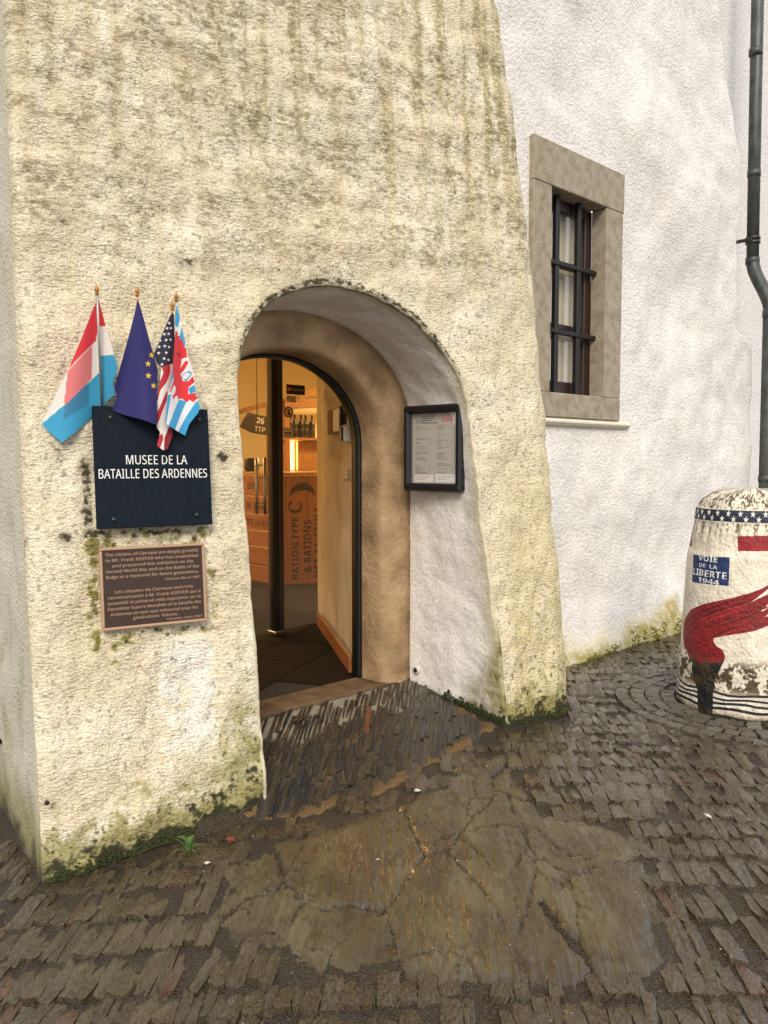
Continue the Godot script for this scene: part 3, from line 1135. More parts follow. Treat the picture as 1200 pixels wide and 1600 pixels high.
# ================================================================ the porch with its arch
func build_porch() -> void:
	var t := thing("porch", "thick leaning stucco porch stained yellow and green, with a deep round arch", "porch", A)
	var inv := Transform3D(Basis(), -A)
	# outer outline of the front, walked like the opening: up the left corner, over, down the right
	var edge := PackedVector2Array()
	for k in 30:
		edge.append(Vector2(lut(k / 29.0, [0.0, 0.25, 0.5, 1.0], [0.0, -0.02, -0.02, -0.02]), -0.12 + 5.9 * k / 29.0))
	for k in range(1, 12):
		edge.append(Vector2(lerpf(-0.02, right_edge(5.78), k / 12.0), 5.78))
	for k in 40:
		var v := 5.78 - 5.7 * k / 39.0
		edge.append(Vector2(right_edge(v), v))
	# spread corners so that jambs meet corners
	var n := opening.size()
	var outer := resample(edge, n)
	var m := 132
	var pts := PackedVector3Array()
	var uv2 := PackedVector2Array()
	for j in m:
		var f := j / float(m - 1)
		for i in n:
			var a := opening[i]
			var nrm := (opening[mini(i + 1, n - 1)] - opening[maxi(i - 1, 0)]).orthogonal().normalized()
			if nrm.dot(a - Vector2(1.55, 1.2)) < 0:
				nrm = -nrm
			a += nrm * edge_round(a)
			var q := a.lerp(outer[i], f)
			pts.append(wall(q.x, q.y, front_relief(q.x, q.y)) - A)
			uv2.append(Vector2((q.x + 0.1) / 3.1, (4.7 - q.y) / 4.8))
	obj("front_wall", sheet(pts, n, N, PackedVector2Array(), uv2), mats.porch_stucco, t)
	# the reveal: from the rounded arch edge back to the stone surround
	var back := surround_line(0.0, n)
	var rows := 46
	pts = PackedVector3Array()
	uv2 = PackedVector2Array()
	var cols := PackedColorArray()
	var soft := nz(81, 3.0, 3)
	var spot := nz(82, 22.0, 3)
	var white := s(240, 236, 230).srgb_to_linear()
	var cream := s(214, 204, 176).srgb_to_linear()
	var moss := s(126, 118, 46).srgb_to_linear()
	var dmoss := s(50, 48, 24).srgb_to_linear()
	for j in rows:
		for i in n:
			var a := opening[i]
			var nrm := (opening[mini(i + 1, n - 1)] - opening[maxi(i - 1, 0)]).orthogonal().normalized()
			if nrm.dot(a - Vector2(1.55, 1.2)) < 0:
				nrm = -nrm
			var q: Vector3
			if j < 6:
				var ang := PI / 2 * j / 6.0
				var er := edge_round(a)
				var off := er * (1.0 - sin(ang))
				q = wall(a.x + nrm.x * off, a.y + nrm.y * off, front_relief(a.x + nrm.x * off, a.y + nrm.y * off) - er * (1.0 - cos(ang)))
			else:
				var f := (j - 6) / float(rows - 7)
				var p0 := wall(a.x, a.y, front_relief(a.x, a.y) - edge_round(a))
				var p1 := Vector3(back[i].x, back[i].y, -3.385)
				# keep feet below the ramp all the way
				q = p0.lerp(p1, f)
				var inward := Vector3(-nrm.x, -nrm.y, 0)
				q += inward * (soft.get_noise_3d(q.x, q.y, q.z) * 0.018 * smoothstep(0.0, 0.2, f) * smoothstep(1.0, 0.85, f))
			pts.append(q - A)
			var hgt := q.y - ground(q.x, q.z)
			var d := (j - 6) / float(rows - 7)
			var nse := spot.get_noise_3d(q.x, q.y, q.z) * 0.5 + soft.get_noise_3d(q.x * 2, q.y * 2, q.z * 2) * 0.5
			var c := white.lerp(cream, clampf(1.0 - d * 6.0 + nse * 0.8, 0, 1))
			var lip := smoothstep(1.9, 2.4, a.y) * smoothstep(0.05, 0.0, d + nse * 0.04)
			c = c.lerp(dmoss, clampf(lip * (0.75 + nse * 1.2), 0, 0.9))
			if i > n / 2:
				var g := smoothstep(0.5, 0.32, d * 0.9 + hgt * 0.95 + nse * 0.25)
				c = c.lerp(moss, clampf(g * (0.7 + nse), 0, 0.85))
				c = c.lerp(dmoss, clampf((0.075 + nse * 0.10 - d * 0.09 - hgt) * 14.0, 0, 0.95))
				c = c.lerp(dmoss, clampf(g * (nse * 3.0 - 0.4), 0, 0.8))
			cols.append(c)
	obj("arch_reveal", sheet(pts, n, Vector3.DOWN, PackedVector2Array(), PackedVector2Array(), cols), mats.reveal_plaster, t)
	# left flank, right flank and back
	var dir := Vector3(0.122, 0, -0.9925)
	pts = PackedVector3Array()
	cols = PackedColorArray()
	var grey := s(208, 205, 194).srgb_to_linear()
	var stain := s(150, 146, 96).srgb_to_linear()
	var lean_n := nz(83, 1.4, 3)
	for j in 120:
		for i in 46:
			var v := -0.12 + 5.9 * j / 119.0
			var uu := lut((v + 0.12) / 5.9, [0.0, 0.25, 0.5, 1.0], [0.0, -0.02, -0.02, -0.02])
			var dd := 4.4 * pow(i / 45.0, 1.8)
			var q := wall(uu, v, front_relief(uu, v)) + dir * dd + Vector3(-1, 0, 0) * (bumps.get_noise_2d(dd * 1.0 + 30.0, v * 0.8) * 0.022 * smoothstep(0.0, 0.2, dd))
			pts.append(q - A)
			var nse := soft.get_noise_2d(dd * 2.0, v * 0.7) * 0.7 + spot.get_noise_2d(dd, v) * 0.4
			var c := grey.lerp(stain, clampf(nse * 1.4 - 0.15, 0, 0.7)).lerp(cream, clampf(0.6 - dd * 6.0 + nse, 0, 0.8))
			var hgt := v - (0.03 - dd * 0.02)
			c = c.lerp(moss, smoothstep(0.42, 0.12, hgt + nse * 0.2) * 0.75)
			c = c.lerp(dmoss, clampf((0.13 + nse * 0.14 - hgt) * 12.0, 0, 0.9))
			cols.append(c)
	obj("left_flank", sheet(pts, 46, Vector3.LEFT, PackedVector2Array(), PackedVector2Array(), cols), mats.side_stucco, t)
	pts = PackedVector3Array()
	cols = PackedColorArray()
	for j in 60:
		for i in 14:
			var v := 0.08 + 5.7 * j / 59.0
			var uu := right_edge(v)
			var q0 := wall(uu, v, front_relief(uu, v))
			var q := q0.lerp(Vector3(q0.x + 0.02, q0.y, -3.45), i / 13.0)
			pts.append(q - A)
			cols.append(grey)
	obj("right_flank", sheet(pts, 14, Vector3.RIGHT, PackedVector2Array(), PackedVector2Array(), cols), mats.side_stucco, t)
	obj("porch_roof", boxm(Vector3(2.2, 5.62, -3.55) - A, Vector3(3.0, 0.2, 1.2), 0.01), mats.grey_sandstone, t)

	# the ochre stone surround round the door, with threshold
	var door := thing("door_surround", "rounded ochre sandstone surround of the arched doorway", "door surround", Vector3(2.56, 0.402, -3.40))
	var org := Vector3(2.56, 0.402, -3.40)
	pts = PackedVector3Array()
	var worn := nz(84, 4.0, 3)
	var steps := [[0.0, -3.50], [-0.002, -3.383], [0.05, -3.378], [0.11, -3.376], [0.17, -3.378], [0.20, -3.384], [0.218, -3.396], [0.228, -3.415], [0.232, -3.45], [0.234, -3.50], [0.236, -3.56], [0.238, -3.62]]
	for sp in steps:
		var ln := surround_line(sp[0], 260)
		for i in 260:
			var wv := worn.get_noise_3d(ln[i].x, ln[i].y, sp[1]) * 0.006
			pts.append(Vector3(ln[i].x, ln[i].y, sp[1] + wv) - org)
	obj("stone_arch", sheet(pts, 260, Vector3(0, 0, -1), PackedVector2Array(), PackedVector2Array()), mats.ochre_sandstone, door)
	obj("threshold", boxm(Vector3(2.56, 0.355, -3.485) - org, Vector3(1.4, 0.14, 0.22), 0.012), mats.threshold_stone, door)
	# black frame just inside the stone
	var fr := thing("door_frame", "thin black arched metal door frame inside the stone surround", "door frame", Vector3(2.56, 0.43, -3.58))
	org = Vector3(2.56, 0.43, -3.58)
	pts = PackedVector3Array()
	for sp in [[0.233, -3.60], [0.233, -3.555], [0.258, -3.555], [0.260, -3.60], [0.250, -3.602], [0.250, -3.63]]:
		var ln := surround_line(sp[0], 160)
		for i in 160:
			pts.append(Vector3(ln[i].x, maxf(ln[i].y, 0.42), sp[1]) - org)
	obj("frame_arch", sheet(pts, 160, Vector3(0, 0, -1)), mats.black_frame, fr)

# ================================================================ the white castle wall, its window, pipe and neighbour
var castle_big := nz(91, 0.9, 3)
func big_face(x: float, y: float) -> float:
	return castle_big.get_noise_2d(x, y) * 0.04 - 0.004

func castle_right(y: float) -> float:
	return lut(y, [-0.3, 1.5, 2.82, 2.92, 3.6, 4.18, 4.9, 5.65, 7.5], [7.92, 7.86, 7.84, 7.47, 7.45, 7.50, 7.24, 6.95, 6.3])

func build_castle() -> void:
	var org := Vector3(5.4, 0.29, -3.19)
	var t := thing("castle_wall", "tall white lumpy plaster wall of the castle right of the porch", "wall", org)
	var big := nz(91, 0.9, 3)
	var small := nz(92, 3.5, 3)
	var patch := nz(93, 1.3, 4)
	var pts := PackedVector3Array()
	var cols := PackedColorArray()
	var skip := PackedByteArray()
	var nx := 150
	var ny := 190
	var white := s(238, 234, 230).srgb_to_linear()
	var grey := s(222, 218, 215).srgb_to_linear()
	var moss := s(170, 156, 66).srgb_to_linear()
	var cream := s(224, 212, 176).srgb_to_linear()
	for j in ny:
		var y := -0.2 + 7.6 * j / (ny - 1)
		var xr := castle_right(y)
		for i in nx:
			var f := i / float(nx - 1)
			var xm := minf(xr - 0.25, 7.1)
			var x := lerpf(3.45, xm, f / 0.8) if f < 0.8 else lerpf(xm, xr, (f - 0.8) / 0.2)
			var near := maxf(absf(x - 4.79) - 0.54, absf(y - 2.91) - 0.89)      # distance to the window's stone frame
			var calm := smoothstep(0.02, 0.30, near)
			var z := -3.19 + (big.get_noise_2d(x, y) * 0.04 + small.get_noise_2d(x, y) * 0.012) * calm
			# the plaster swells out beyond and above the window, then falls back towards it
			z += 0.075 * exp(-(pow((x - 5.75) / 0.42, 2) + pow((y - 4.25) / 0.42, 2)))
			z += 0.08 * exp(-(pow((x - 6.4) / 0.5, 2) + pow((y - 3.75) / 0.5, 2)))
			z -= 0.04 * exp(-(pow((x - 6.1) / 0.5, 2) + pow((y - 2.95) / 0.4, 2)))
			z += 0.04 * exp(-(pow((x - 6.2) / 0.6, 2) + pow((y - 2.0) / 0.5, 2)))
			z += smoothstep(0.75, 0.28, y) * 0.05
			var e := xr - x
			if e < 0.14:
				z -= 0.14 - sqrt(maxf(0.0196 - (0.14 - e) * (0.14 - e), 0.0))
			z -= 0.02 * maxf(y - 2.0, 0.0) * 0.0
			pts.append(Vector3(x, y, z) - org)
			var pn := patch.get_noise_2d(x, y)
			var c := white.lerp(grey, clampf(-0.05 + pn * 1.3 + small.get_noise_2d(x * 6, y * 6) * 0.5, 0, 1))
			var hgt := y - 0.29
			c = c.lerp(cream, smoothstep(0.34, 0.12, hgt + pn * 0.25) * 0.7)
			c = c.lerp(moss, smoothstep(0.20, 0.03, hgt + pn * 0.35 - 0.10 * smoothstep(5.4, 6.3, x)) * 0.9 * clampf(0.7 + small.get_noise_2d(x * 9, y * 9) * 1.2, 0.1, 1))
			cols.append(c)
			skip.append(1 if x > 4.36 and x < 5.17 and y > 2.08 and y < 3.62 else 0)
	obj("plaster_face", sheet(pts, nx, Vector3.BACK, PackedVector2Array(), PackedVector2Array(), cols, skip), mats.white_plaster, t)
	# return of the wall's right edge
	pts = PackedVector3Array()
	cols = PackedColorArray()
	for j in ny:
		var y := -0.2 + 7.6 * j / (ny - 1)
		for i in 8:
			pts.append(Vector3(castle_right(y) + 0.01, y, lerpf(-3.33, -3.9, i / 7.0)) - org)
			cols.append(white)
	obj("wall_return", sheet(pts, 8, Vector3.RIGHT, PackedVector2Array(), PackedVector2Array(), cols), mats.white_plaster, t)
	# body of the wall behind the plaster, left of the porch too
	obj("wall_core", boxm(Vector3(-1.4, 3.5, -7.4) - org, Vector3(6.2, 8.0, 0.3), 0.01), mats.white_plaster, t)
	obj("wall_core", boxm(Vector3(3.4, 6.6, -4.2) - org, Vector3(6.2, 2.0, 1.5), 0.01), mats.white_plaster, t)

	# window with its stone frame, bars and sash
	org = Vector3(4.79, 2.02, -3.19)
	var w := thing("barred_window", "tall narrow window in grey stone frame behind black iron bars", "window", org)
	var zf := -3.215
	var dz := 0.13
	obj("lintel", boxm(Vector3(4.79, 3.665, zf) - org, Vector3(1.09, 0.28, dz), 0.006), mats.grey_sandstone, w)
	obj("jamb", boxm(Vector3(4.345, 2.856, zf) - org, Vector3(0.20, 1.338, dz - 0.003), 0.006), mats.grey_sandstone, w)
	obj("jamb", boxm(Vector3(5.215, 2.856, zf) - org, Vector3(0.22, 1.338, dz - 0.003), 0.006), mats.grey_sandstone, w)
	obj("stone_sill", boxm(Vector3(4.79, 2.105, zf) - org, Vector3(1.07, 0.164, dz), 0.006), mats.grey_sandstone, w)
	# plaster ledge under the sill
	var ledge_m := mat("ledge_plaster", s(236, 231, 216), 0.9)
	relief(ledge_m, mats.white_plaster.heightmap_texture, 0.8)
	triplanar(ledge_m, Vector3.ONE * 2.0)
	ledge_m.albedo_texture = mats.porch_stucco.albedo_texture
	obj("plaster_ledge", boxm(Vector3(4.88, 1.995, -3.20) - org, Vector3(1.22, 0.05, 0.11), 0.02), ledge_m, w)
	var zs := -3.305
	var sf := mb()
	for q in [[4.475, 2.85, 0.06, 1.34], [5.075, 2.85, 0.085, 1.34]]:
		bx(sf, Vector3(q[0], q[1], zs) - org, Vector3(q[2], q[3], 0.05), 0.006)
	for q in [[2.235, 0.10], [3.49, 0.08]]:
		bx(sf, Vector3(4.77, q[0], zs) - org, Vector3(0.53, q[1], 0.045), 0.005)
	var sash := obj("sash", done(sf), mats.dark_wood, w)
	for y in [2.665, 3.09]:
		obj("glazing_bar", boxm(Vector3(4.77, y, zs) - org, Vector3(0.53, 0.035, 0.043), 0.005), mats.dark_wood, sash)
	for q in [[2.466, 0.36], [2.878, 0.39], [3.28, 0.34]]:
		obj("pane", boxm(Vector3(4.77, q[0], zs - 0.005) - org, Vector3(0.53, q[1], 0.004), 0.001), mats.pane_glass, sash)
	# pale curtain in soft folds behind the panes
	pts = PackedVector3Array()
	for j in 4:
		for i in 61:
			var x := 4.42 + 0.66 * i / 60.0
			pts.append(Vector3(x, 2.12 + 1.46 * j / 3.0, -3.37 + 0.004 * sin(x * 34.0) + 0.002 * sin(x * 71.0 + 1.0)) - org)
	obj("curtain", sheet(pts, 61, Vector3.BACK), mats.curtain, w)
	obj("window_back", boxm(Vector3(4.79, 2.86, -3.46) - org, Vector3(1.1, 1.9, 0.06), 0.005), mats.dark_wood, w)
	for x in [4.625, 4.885]:
		var st := mb()
		bx(st, Vector3(x, 2.86, -3.245) - org, Vector3(0.042, 1.40, 0.040), 0.007)
		for y in [2.615, 3.075]:
			bx(st, Vector3(x, y, -3.245) - org, Vector3(0.058, 0.05, 0.056), 0.012)
		obj("upright_bar", done(st), mats.black_iron, w)
	for y in [2.615, 3.075]:
		obj("cross_bar", boxm(Vector3(4.79, y, -3.243) - org, Vector3(0.70, 0.036, 0.030), 0.006), mats.black_iron, w)

	# the neighbouring wall beyond the recess
	org = Vector3(9.5, 0.29, -3.9)
	var nb := thing("neighbour_wall", "smooth white wall set back behind the grey downpipe", "wall", org)
	pts = PackedVector3Array()
	cols = PackedColorArray()
	for j in 60:
		for i in 60:
			var x := 6.2 + 8.0 * i / 59.0
			var y := -0.3 + 9.0 * j / 59.0
			pts.append(Vector3(x, y, -3.62 + small.get_noise_2d(x, y) * 0.015) - org)
			cols.append(s(234, 231, 228).srgb_to_linear())
	obj("plaster_face", sheet(pts, 60, Vector3.BACK, PackedVector2Array(), PackedVector2Array(), cols), mats.white_plaster, nb)
	var red := thing("red_shutter", "narrow red painted shutter edge right of the downpipe", "shutter", Vector3(9.16, 3.47, -3.56))
	obj("shutter_board", boxm(Vector3.ZERO, Vector3(0.16, 0.5, 0.04), 0.006), mats.red_paint, red)
	obj("shutter_batten", boxm(Vector3(0, 0.12, 0.03), Vector3(0.15, 0.05, 0.02), 0.004), mats.red_paint, red)

	# downpipe with its bend, socket joints and bracket
	org = Vector3(7.79, 0.3, -3.08)
	var d := thing("downpipe", "grey zinc rainwater downpipe with a bend and a clamp", "downpipe", org)
	var up := []
	up.append(Vector3(7.80, 7.6, -3.28) - org)
	up.append(Vector3(7.85, 5.0, -3.28) - org)
	up.append(Vector3(7.885, 3.66, -3.28) - org)
	obj("upper_pipe", tubem(up, 0.056, 20), mats.zinc, d)
	var bend := []
	for k in 13:
		var f := k / 12.0
		bend.append(Vector3(7.885, 3.66, -3.28).lerp(Vector3(7.79, 3.10, -3.06), f * f * (3 - 2 * f) * 0.0 + f) - org + Vector3(lerpf(7.885, 7.79, smoothstep(0, 1, f)) - lerpf(7.885, 7.79, f), 0, lerpf(-3.28, -3.06, smoothstep(0, 1, f)) - lerpf(-3.28, -3.06, f)))
	obj("pipe_bend", tubem(bend, 0.06, 20), mats.zinc, d)
	obj("lower_pipe", tubem([Vector3(7.79, 3.14, -3.06) - org, Vector3(7.82, 0.2, -3.06) - org], 0.066, 20), mats.zinc, d)
	for q in [[Vector3(7.82, 5.55, -3.28), 0.061], [Vector3(7.862, 4.45, -3.28), 0.061], [Vector3(7.885, 3.64, -3.28), 0.064], [Vector3(7.79, 3.10, -3.06), 0.071], [Vector3(7.806, 1.56, -3.06), 0.072]]:
		obj("socket", tubem([q[0] - org + Vector3(0, 0.03, 0), q[0] - org + Vector3(0, -0.03, 0)], q[1], 20), mats.zinc, d)
	var cl := mb(true)
	for y in [3.80, 3.84]:
		tube(cl, [Vector3(7.88, y, -3.28) - org, Vector3(7.88, y + 0.022, -3.28) - org], [0.068, 0.068], 20)
	obj("clamp", done2(cl), mats.dark_steel, d)
	obj("clamp_arm", boxm(Vector3(7.82, 3.83, -3.42) - org, Vector3(0.03, 0.03, 0.32), 0.004), mats.dark_steel, d)

# ================================================================ inside the door
func shell(called: String, c: Vector3, size: Vector3, m: Material) -> void:
	struct(called, boxm(c, size, 0.003), m)

func build_inside() -> void:
	var fy := 0.42
	# floor with dark tiles in the lobby
	var floor_ := struct("interior_floor", boxm(Vector3(5.3, fy - 0.11, -6.65), Vector3(6.9, 0.2, 6.1), 0.003), mats.joint_grey)
	var b := Basis(Vector3.UP, deg_to_rad(28))
	var tile_m := []
	for k in 3:
		var st := mb()
		bx(st, Vector3.ZERO, Vector3(0.445, 0.014, 0.445), 0.002)
		tile_m.append(done(st).commit())
	rng.seed = 9
	for j in range(-12, 13):
		for i in range(-12, 13):
			var q := Vector3(3.2, fy - 0.012, -5.4) + b * Vector3(i * 0.45, 0, j * 0.45)
			if q.x < 1.4 or q.x > 5.9 or q.z > -3.75 or q.z < -7.3:
				continue
			obj("floor_tile", tile_m[rng.randi() % 3], mats["floor_tile_%d" % (rng.randi() % 3)], floor_, Transform3D(b, q))
	# the lobby: two splayed plaster walls, a ceiling
	var wd := Vector3(0.80, 0, -1.36).normalized()
	var wn := Vector3(wd.z, 0, -wd.x)
	if wn.x > 0:
		wn = -wn
	var wavy := nz(95, 1.6, 3)
	var pts := PackedVector3Array()
	for j in 50:
		for i in 40:
			var q := Vector3(3.155, 0.40 + 2.6 * j / 49.0, -3.61) + wd * (1.56 * i / 39.0)
			pts.append(q + wn * (wavy.get_noise_2d(i * 0.04, j * 0.05) * 0.03))
	struct("lobby_wall_right", sheet(pts, 40, wn), mats.vestibule_plaster)
	shell("lobby_wall_backing", Vector3(3.155, 1.7, -3.61) + wd * 0.78 - wn * 0.2 + Vector3(0, 0, -0.05), Vector3(0.2, 2.7, 0.2), mats.vestibule_plaster)
	pts = PackedVector3Array()
	for j in 2:
		for i in 2:
			pts.append(Vector3(1.92 + 0.12 * i, 0.40 + 2.6 * j, -3.61 - 1.36 * i))
	struct("lobby_wall_left", sheet(pts, 2, Vector3.RIGHT), mats.vestibule_plaster)
	shell("lobby_ceiling", Vector3(3.2, 3.06, -4.3), Vector3(2.8, 0.12, 1.5), mats.inside_plaster)
	# wall plate over the arch, from the frame out
	pts = PackedVector3Array()
	var inner := surround_line(0.233, 120)
	for f in [0.0, 1.0]:
		for i in 120:
			var q := inner[i]
			var d := (q - Vector2(2.56, 1.2)).normalized()
			var o := Vector2(2.56, 1.2) + d * (1.9 / maxf(absf(d.x), absf(d.y)))
			o.x = clampf(o.x, 1.62, 4.0)
			pts.append(Vector3(lerpf(q.x, o.x, f), lerpf(q.y, o.y, f), -3.615))
	struct("door_wall", sheet(pts, 120, Vector3.FORWARD), mats.vestibule_plaster)
	# skirting board
	var sk := thing("skirting_board", "brown wooden skirting board along the lobby's right wall", "skirting board", Vector3(3.17, fy, -3.66))
	var sb := Basis(wd, Vector3.UP, wd.cross(Vector3.UP))
	obj("board", boxm(wd * 0.75 + Vector3(0, 0.05, 0) + wn * 0.025, Vector3(1.46, 0.10, 0.02), 0.004, sb), mats.crate_wood, sk)
	obj("board_cap", boxm(wd * 0.75 + Vector3(0, 0.105, 0) + wn * 0.022, Vector3(1.46, 0.012, 0.014), 0.004, sb), mats.pale_wood, sk)
	# fittings on the lobby wall
	var wx := func(d: float, y: float, o: float) -> Vector3: return Vector3(3.155, y, -3.61) + wd * d + wn * o
	var fb := Basis(-wd, Vector3.UP, wn) if (-wd).cross(Vector3.UP).dot(wn) > 0 else Basis(wd, Vector3.UP, wn)
	var no := thing("notice_board", "small brown notice board with white sheet on the lobby wall", "notice board", wx.call(0.70, 2.0, 0.03))
	obj("board", boxm(Vector3.ZERO, Vector3(0.55, 0.17, 0.02), 0.004, fb), mats.dark_wood, no)
	obj("dark_sheet", boxm(wn * 0.012 + wd * 0.15, Vector3(0.18, 0.14, 0.003), 0.001, fb), mats.leaf_red, no)
	obj("white_sheet", boxm(wn * 0.012 - wd * 0.13, Vector3(0.24, 0.145, 0.003), 0.001, fb), mats.paper, no)
	var se := thing("door_sensor", "small white and black sensor box below the door arch", "sensor", wx.call(0.27, 1.90, 0.03))
	obj("housing", boxm(Vector3.ZERO, Vector3(0.15, 0.11, 0.05), 0.01, fb), mats.paper_grey, se)
	obj("lens", boxm(wn * 0.026 - wd * 0.02, Vector3(0.08, 0.09, 0.02), 0.008, fb), mats.plastic_black, se)
	var ho := thing("metal_hook", "little metal catch on the lobby wall at handle height", "hook", wx.call(0.26, 1.64, 0.02))
	obj("plate", boxm(Vector3.ZERO, Vector3(0.05, 0.07, 0.008), 0.003, fb), mats.brushed_steel, ho)
	obj("catch", boxm(wn * 0.015 - Vector3(0, 0.03, 0), Vector3(0.09, 0.015, 0.03), 0.004, fb), mats.brushed_steel, ho)

	# glass partition with its sliding leaf
	var zi := -4.94
	var org := Vector3(3.2, fy, zi)
	var gp := thing("glass_partition", "glass lobby doors with black stile and long steel pull handles", "glass door", org)
	obj("black_stile", boxm(Vector3(3.475, 1.70, zi) - org, Vector3(0.062, 2.56, 0.07), 0.006), mats.black_frame, gp)
	obj("grey_stile", boxm(Vector3(3.548, 1.70, zi - 0.03) - org, Vector3(0.045, 2.56, 0.05), 0.004), mats.dark_steel, gp)
	obj("floor_guide", boxm(Vector3(3.47, 0.435, zi + 0.02) - org, Vector3(0.08, 0.03, 0.10), 0.004), mats.brushed_steel, gp)
	var leaf_ := obj("glass_leaf", boxm(Vector3(2.74, 1.71, zi) - org, Vector3(1.40, 2.54, 0.010), 0.002), mats.pane_glass, gp)
	var panel := obj("glass_side_panel", boxm(Vector3(3.765, 1.71, zi - 0.03) - org, Vector3(0.385, 2.54, 0.010), 0.002), mats.pane_glass, gp)
	obj("top_rail", boxm(Vector3(2.98, 2.985, zi - 0.02) - org, Vector3(1.88, 0.05, 0.09), 0.004), mats.black_frame, gp)
	for k in [1.0, -1.0]:
		var hd := mb(true)
		tube(hd, [Vector3(3.36, 1.335, zi + 0.055 * k) - org, Vector3(3.36, 1.755, zi + 0.055 * k) - org], [0.012, 0.012], 12)
		for y in [1.40, 1.70]:
			tube(hd, [Vector3(3.36, y, zi + 0.004 * k) - org, Vector3(3.36, y, zi + 0.05 * k) - org], [0.008, 0.008], 10)
		obj("pull_handle", done2(hd), mats.brushed_steel, leaf_)
	# stickers on the side panel: printed pictures
	var im := Image.create(256, 110, false, Image.FORMAT_RGB8)
	im.fill(s(24, 22, 22))
	im.fill_rect(Rect2i(18, 34, 42, 42), s(206, 74, 30))
	im.fill_rect(Rect2i(29, 45, 20, 20), s(240, 150, 100))
	print_text(im, "Snap+view", Vector2(72, 66), 24, s(214, 206, 190), 170)
	sticker(panel, "black_sticker", im, Vector3(3.70, 2.273, zi - 0.018) - org, Vector2(0.175, 0.073))
	im = Image.create(96, 48, false, Image.FORMAT_RGB8)
	im.fill(s(226, 206, 160))
	for k in 4:
		im.fill_rect(Rect2i(8, 8 + k * 10, 80 - (k % 3) * 14, 3), s(150, 120, 80))
	sticker(panel, "paper_label", im, Vector3(3.66, 2.20, zi - 0.018) - org, Vector2(0.095, 0.05))
	im = Image.create(128, 128, false, Image.FORMAT_RGBA8)
	im.fill(Color(1, 1, 1, 0))
	fill(im, ring_poly(Vector2(64, 64), 62), s(60, 22, 18))
	fill(im, ring_poly(Vector2(64, 64), 50), s(226, 200, 150))
	fill(im, PackedVector2Array([Vector2(50, 96), Vector2(62, 40), Vector2(78, 40), Vector2(70, 64), Vector2(90, 90), Vector2(80, 98)]), s(40, 26, 20))
	fill(im, PackedVector2Array([Vector2(24, 34), Vector2(32, 26), Vector2(104, 94), Vector2(96, 102)]), s(150, 40, 26))
	sticker(panel, "round_prohibition_sticker", im, Vector3(3.632, 2.10, zi - 0.018) - org, Vector2(0.088, 0.088))
	im = Image.create(96, 96, false, Image.FORMAT_RGB8)
	im.fill(s(222, 200, 148))
	im.fill_rect(Rect2i(14, 38, 28, 16), s(40, 30, 22))
	im.fill_rect(Rect2i(52, 38, 28, 16), s(40, 30, 22))
	im.fill_rect(Rect2i(12, 66, 70, 5), s(120, 96, 60))
	im.fill_rect(Rect2i(12, 14, 70, 5), s(120, 96, 60))
	sticker(panel, "square_sticker", im, Vector3(3.625, 1.942, zi - 0.018) - org, Vector2(0.088, 0.075))

	# the shop room behind: closed walls, ceiling, lamp
	shell("shop_ceiling", Vector3(5.5, 3.52, -7.5), Vector3(7.4, 0.2, 5.4), mats.inside_plaster)
	shell("shop_wall_back", Vector3(5.5, 1.9, -9.9), Vector3(7.2, 3.4, 0.2), mats.inside_plaster)
	shell("shop_wall_left", Vector3(1.95, 1.9, -7.4), Vector3(0.2, 3.4, 5.2), mats.inside_plaster)
	shell("shop_wall_right", Vector3(8.9, 1.9, -7.4), Vector3(0.2, 3.4, 5.2), mats.inside_plaster)
	shell("shop_wall_front", Vector3(6.55, 1.8, -5.06), Vector3(4.98, 3.3, 0.2), mats.inside_plaster)
	shell("shop_wall_front", Vector3(2.95, 3.25, -5.06), Vector3(1.9, 0.46, 0.19), mats.inside_plaster)
	var lamp := thing("ceiling_lamp", "warm glowing ceiling lamp panel in the museum shop", "lamp", Vector3(3.3, 3.38, -9.3))
	obj("lamp_body", boxm(Vector3(0, 0, 0), Vector3(0.9, 0.04, 0.9), 0.01), mats.dark_steel, lamp)
	obj("lamp_glow_face", boxm(Vector3(0, -0.026, 0), Vector3(0.84, 0.01, 0.84), 0.002), mats.lamp_glow, lamp)
	var al := AreaLight3D.new()
	al.name = "lamp_light"
	al.area_size = Vector2(0.84, 0.84)
	al.light_energy = 8.0
	al.light_color = s(255, 212, 146)
	al.area_range = 14.0
	al.shadow_enabled = true
	lamp.add_child(al)
	al.position = Vector3(0, -0.05, 0)
	al.rotation = Vector3(-PI / 2, 0, 0)

	var lamp2 := thing("counter_lamp", "second warm lamp panel hidden above the shop counter", "lamp", Vector3(6.6, 3.40, -6.1))
	obj("lamp_body", boxm(Vector3.ZERO, Vector3(0.6, 0.04, 0.6), 0.01), mats.dark_steel, lamp2)
	obj("lamp_glow_face", boxm(Vector3(0, -0.026, 0), Vector3(0.54, 0.01, 0.54), 0.002), mats.lamp_glow, lamp2)
	var al2 := AreaLight3D.new()
	al2.name = "lamp_light"
	al2.area_size = Vector2(0.54, 0.54)
	al2.light_energy = 6.0
	al2.light_color = s(255, 206, 136)
	al2.area_range = 14.0
	al2.shadow_enabled = true
	lamp2.add_child(al2)
	al2.position = Vector3(0, -0.05, 0)
	al2.rotation = Vector3(-PI / 2, 0, 0)
	# the shop counter made of old ration crates
	org = Vector3(4.86, fy, -6.88)
	var d2 := Vector3(0.74, 0, 0.28).normalized()
	var n2 := Vector3(-d2.z, 0, d2.x)
	var cb := Basis(d2, Vector3.UP, n2)
	var ct := thing("crate_counter", "shop counter clad in brown ration crate boards with black stencils", "counter", org)
	var wds := [0.0, 0.105, 0.345, 0.55, 0.80, 1.1]
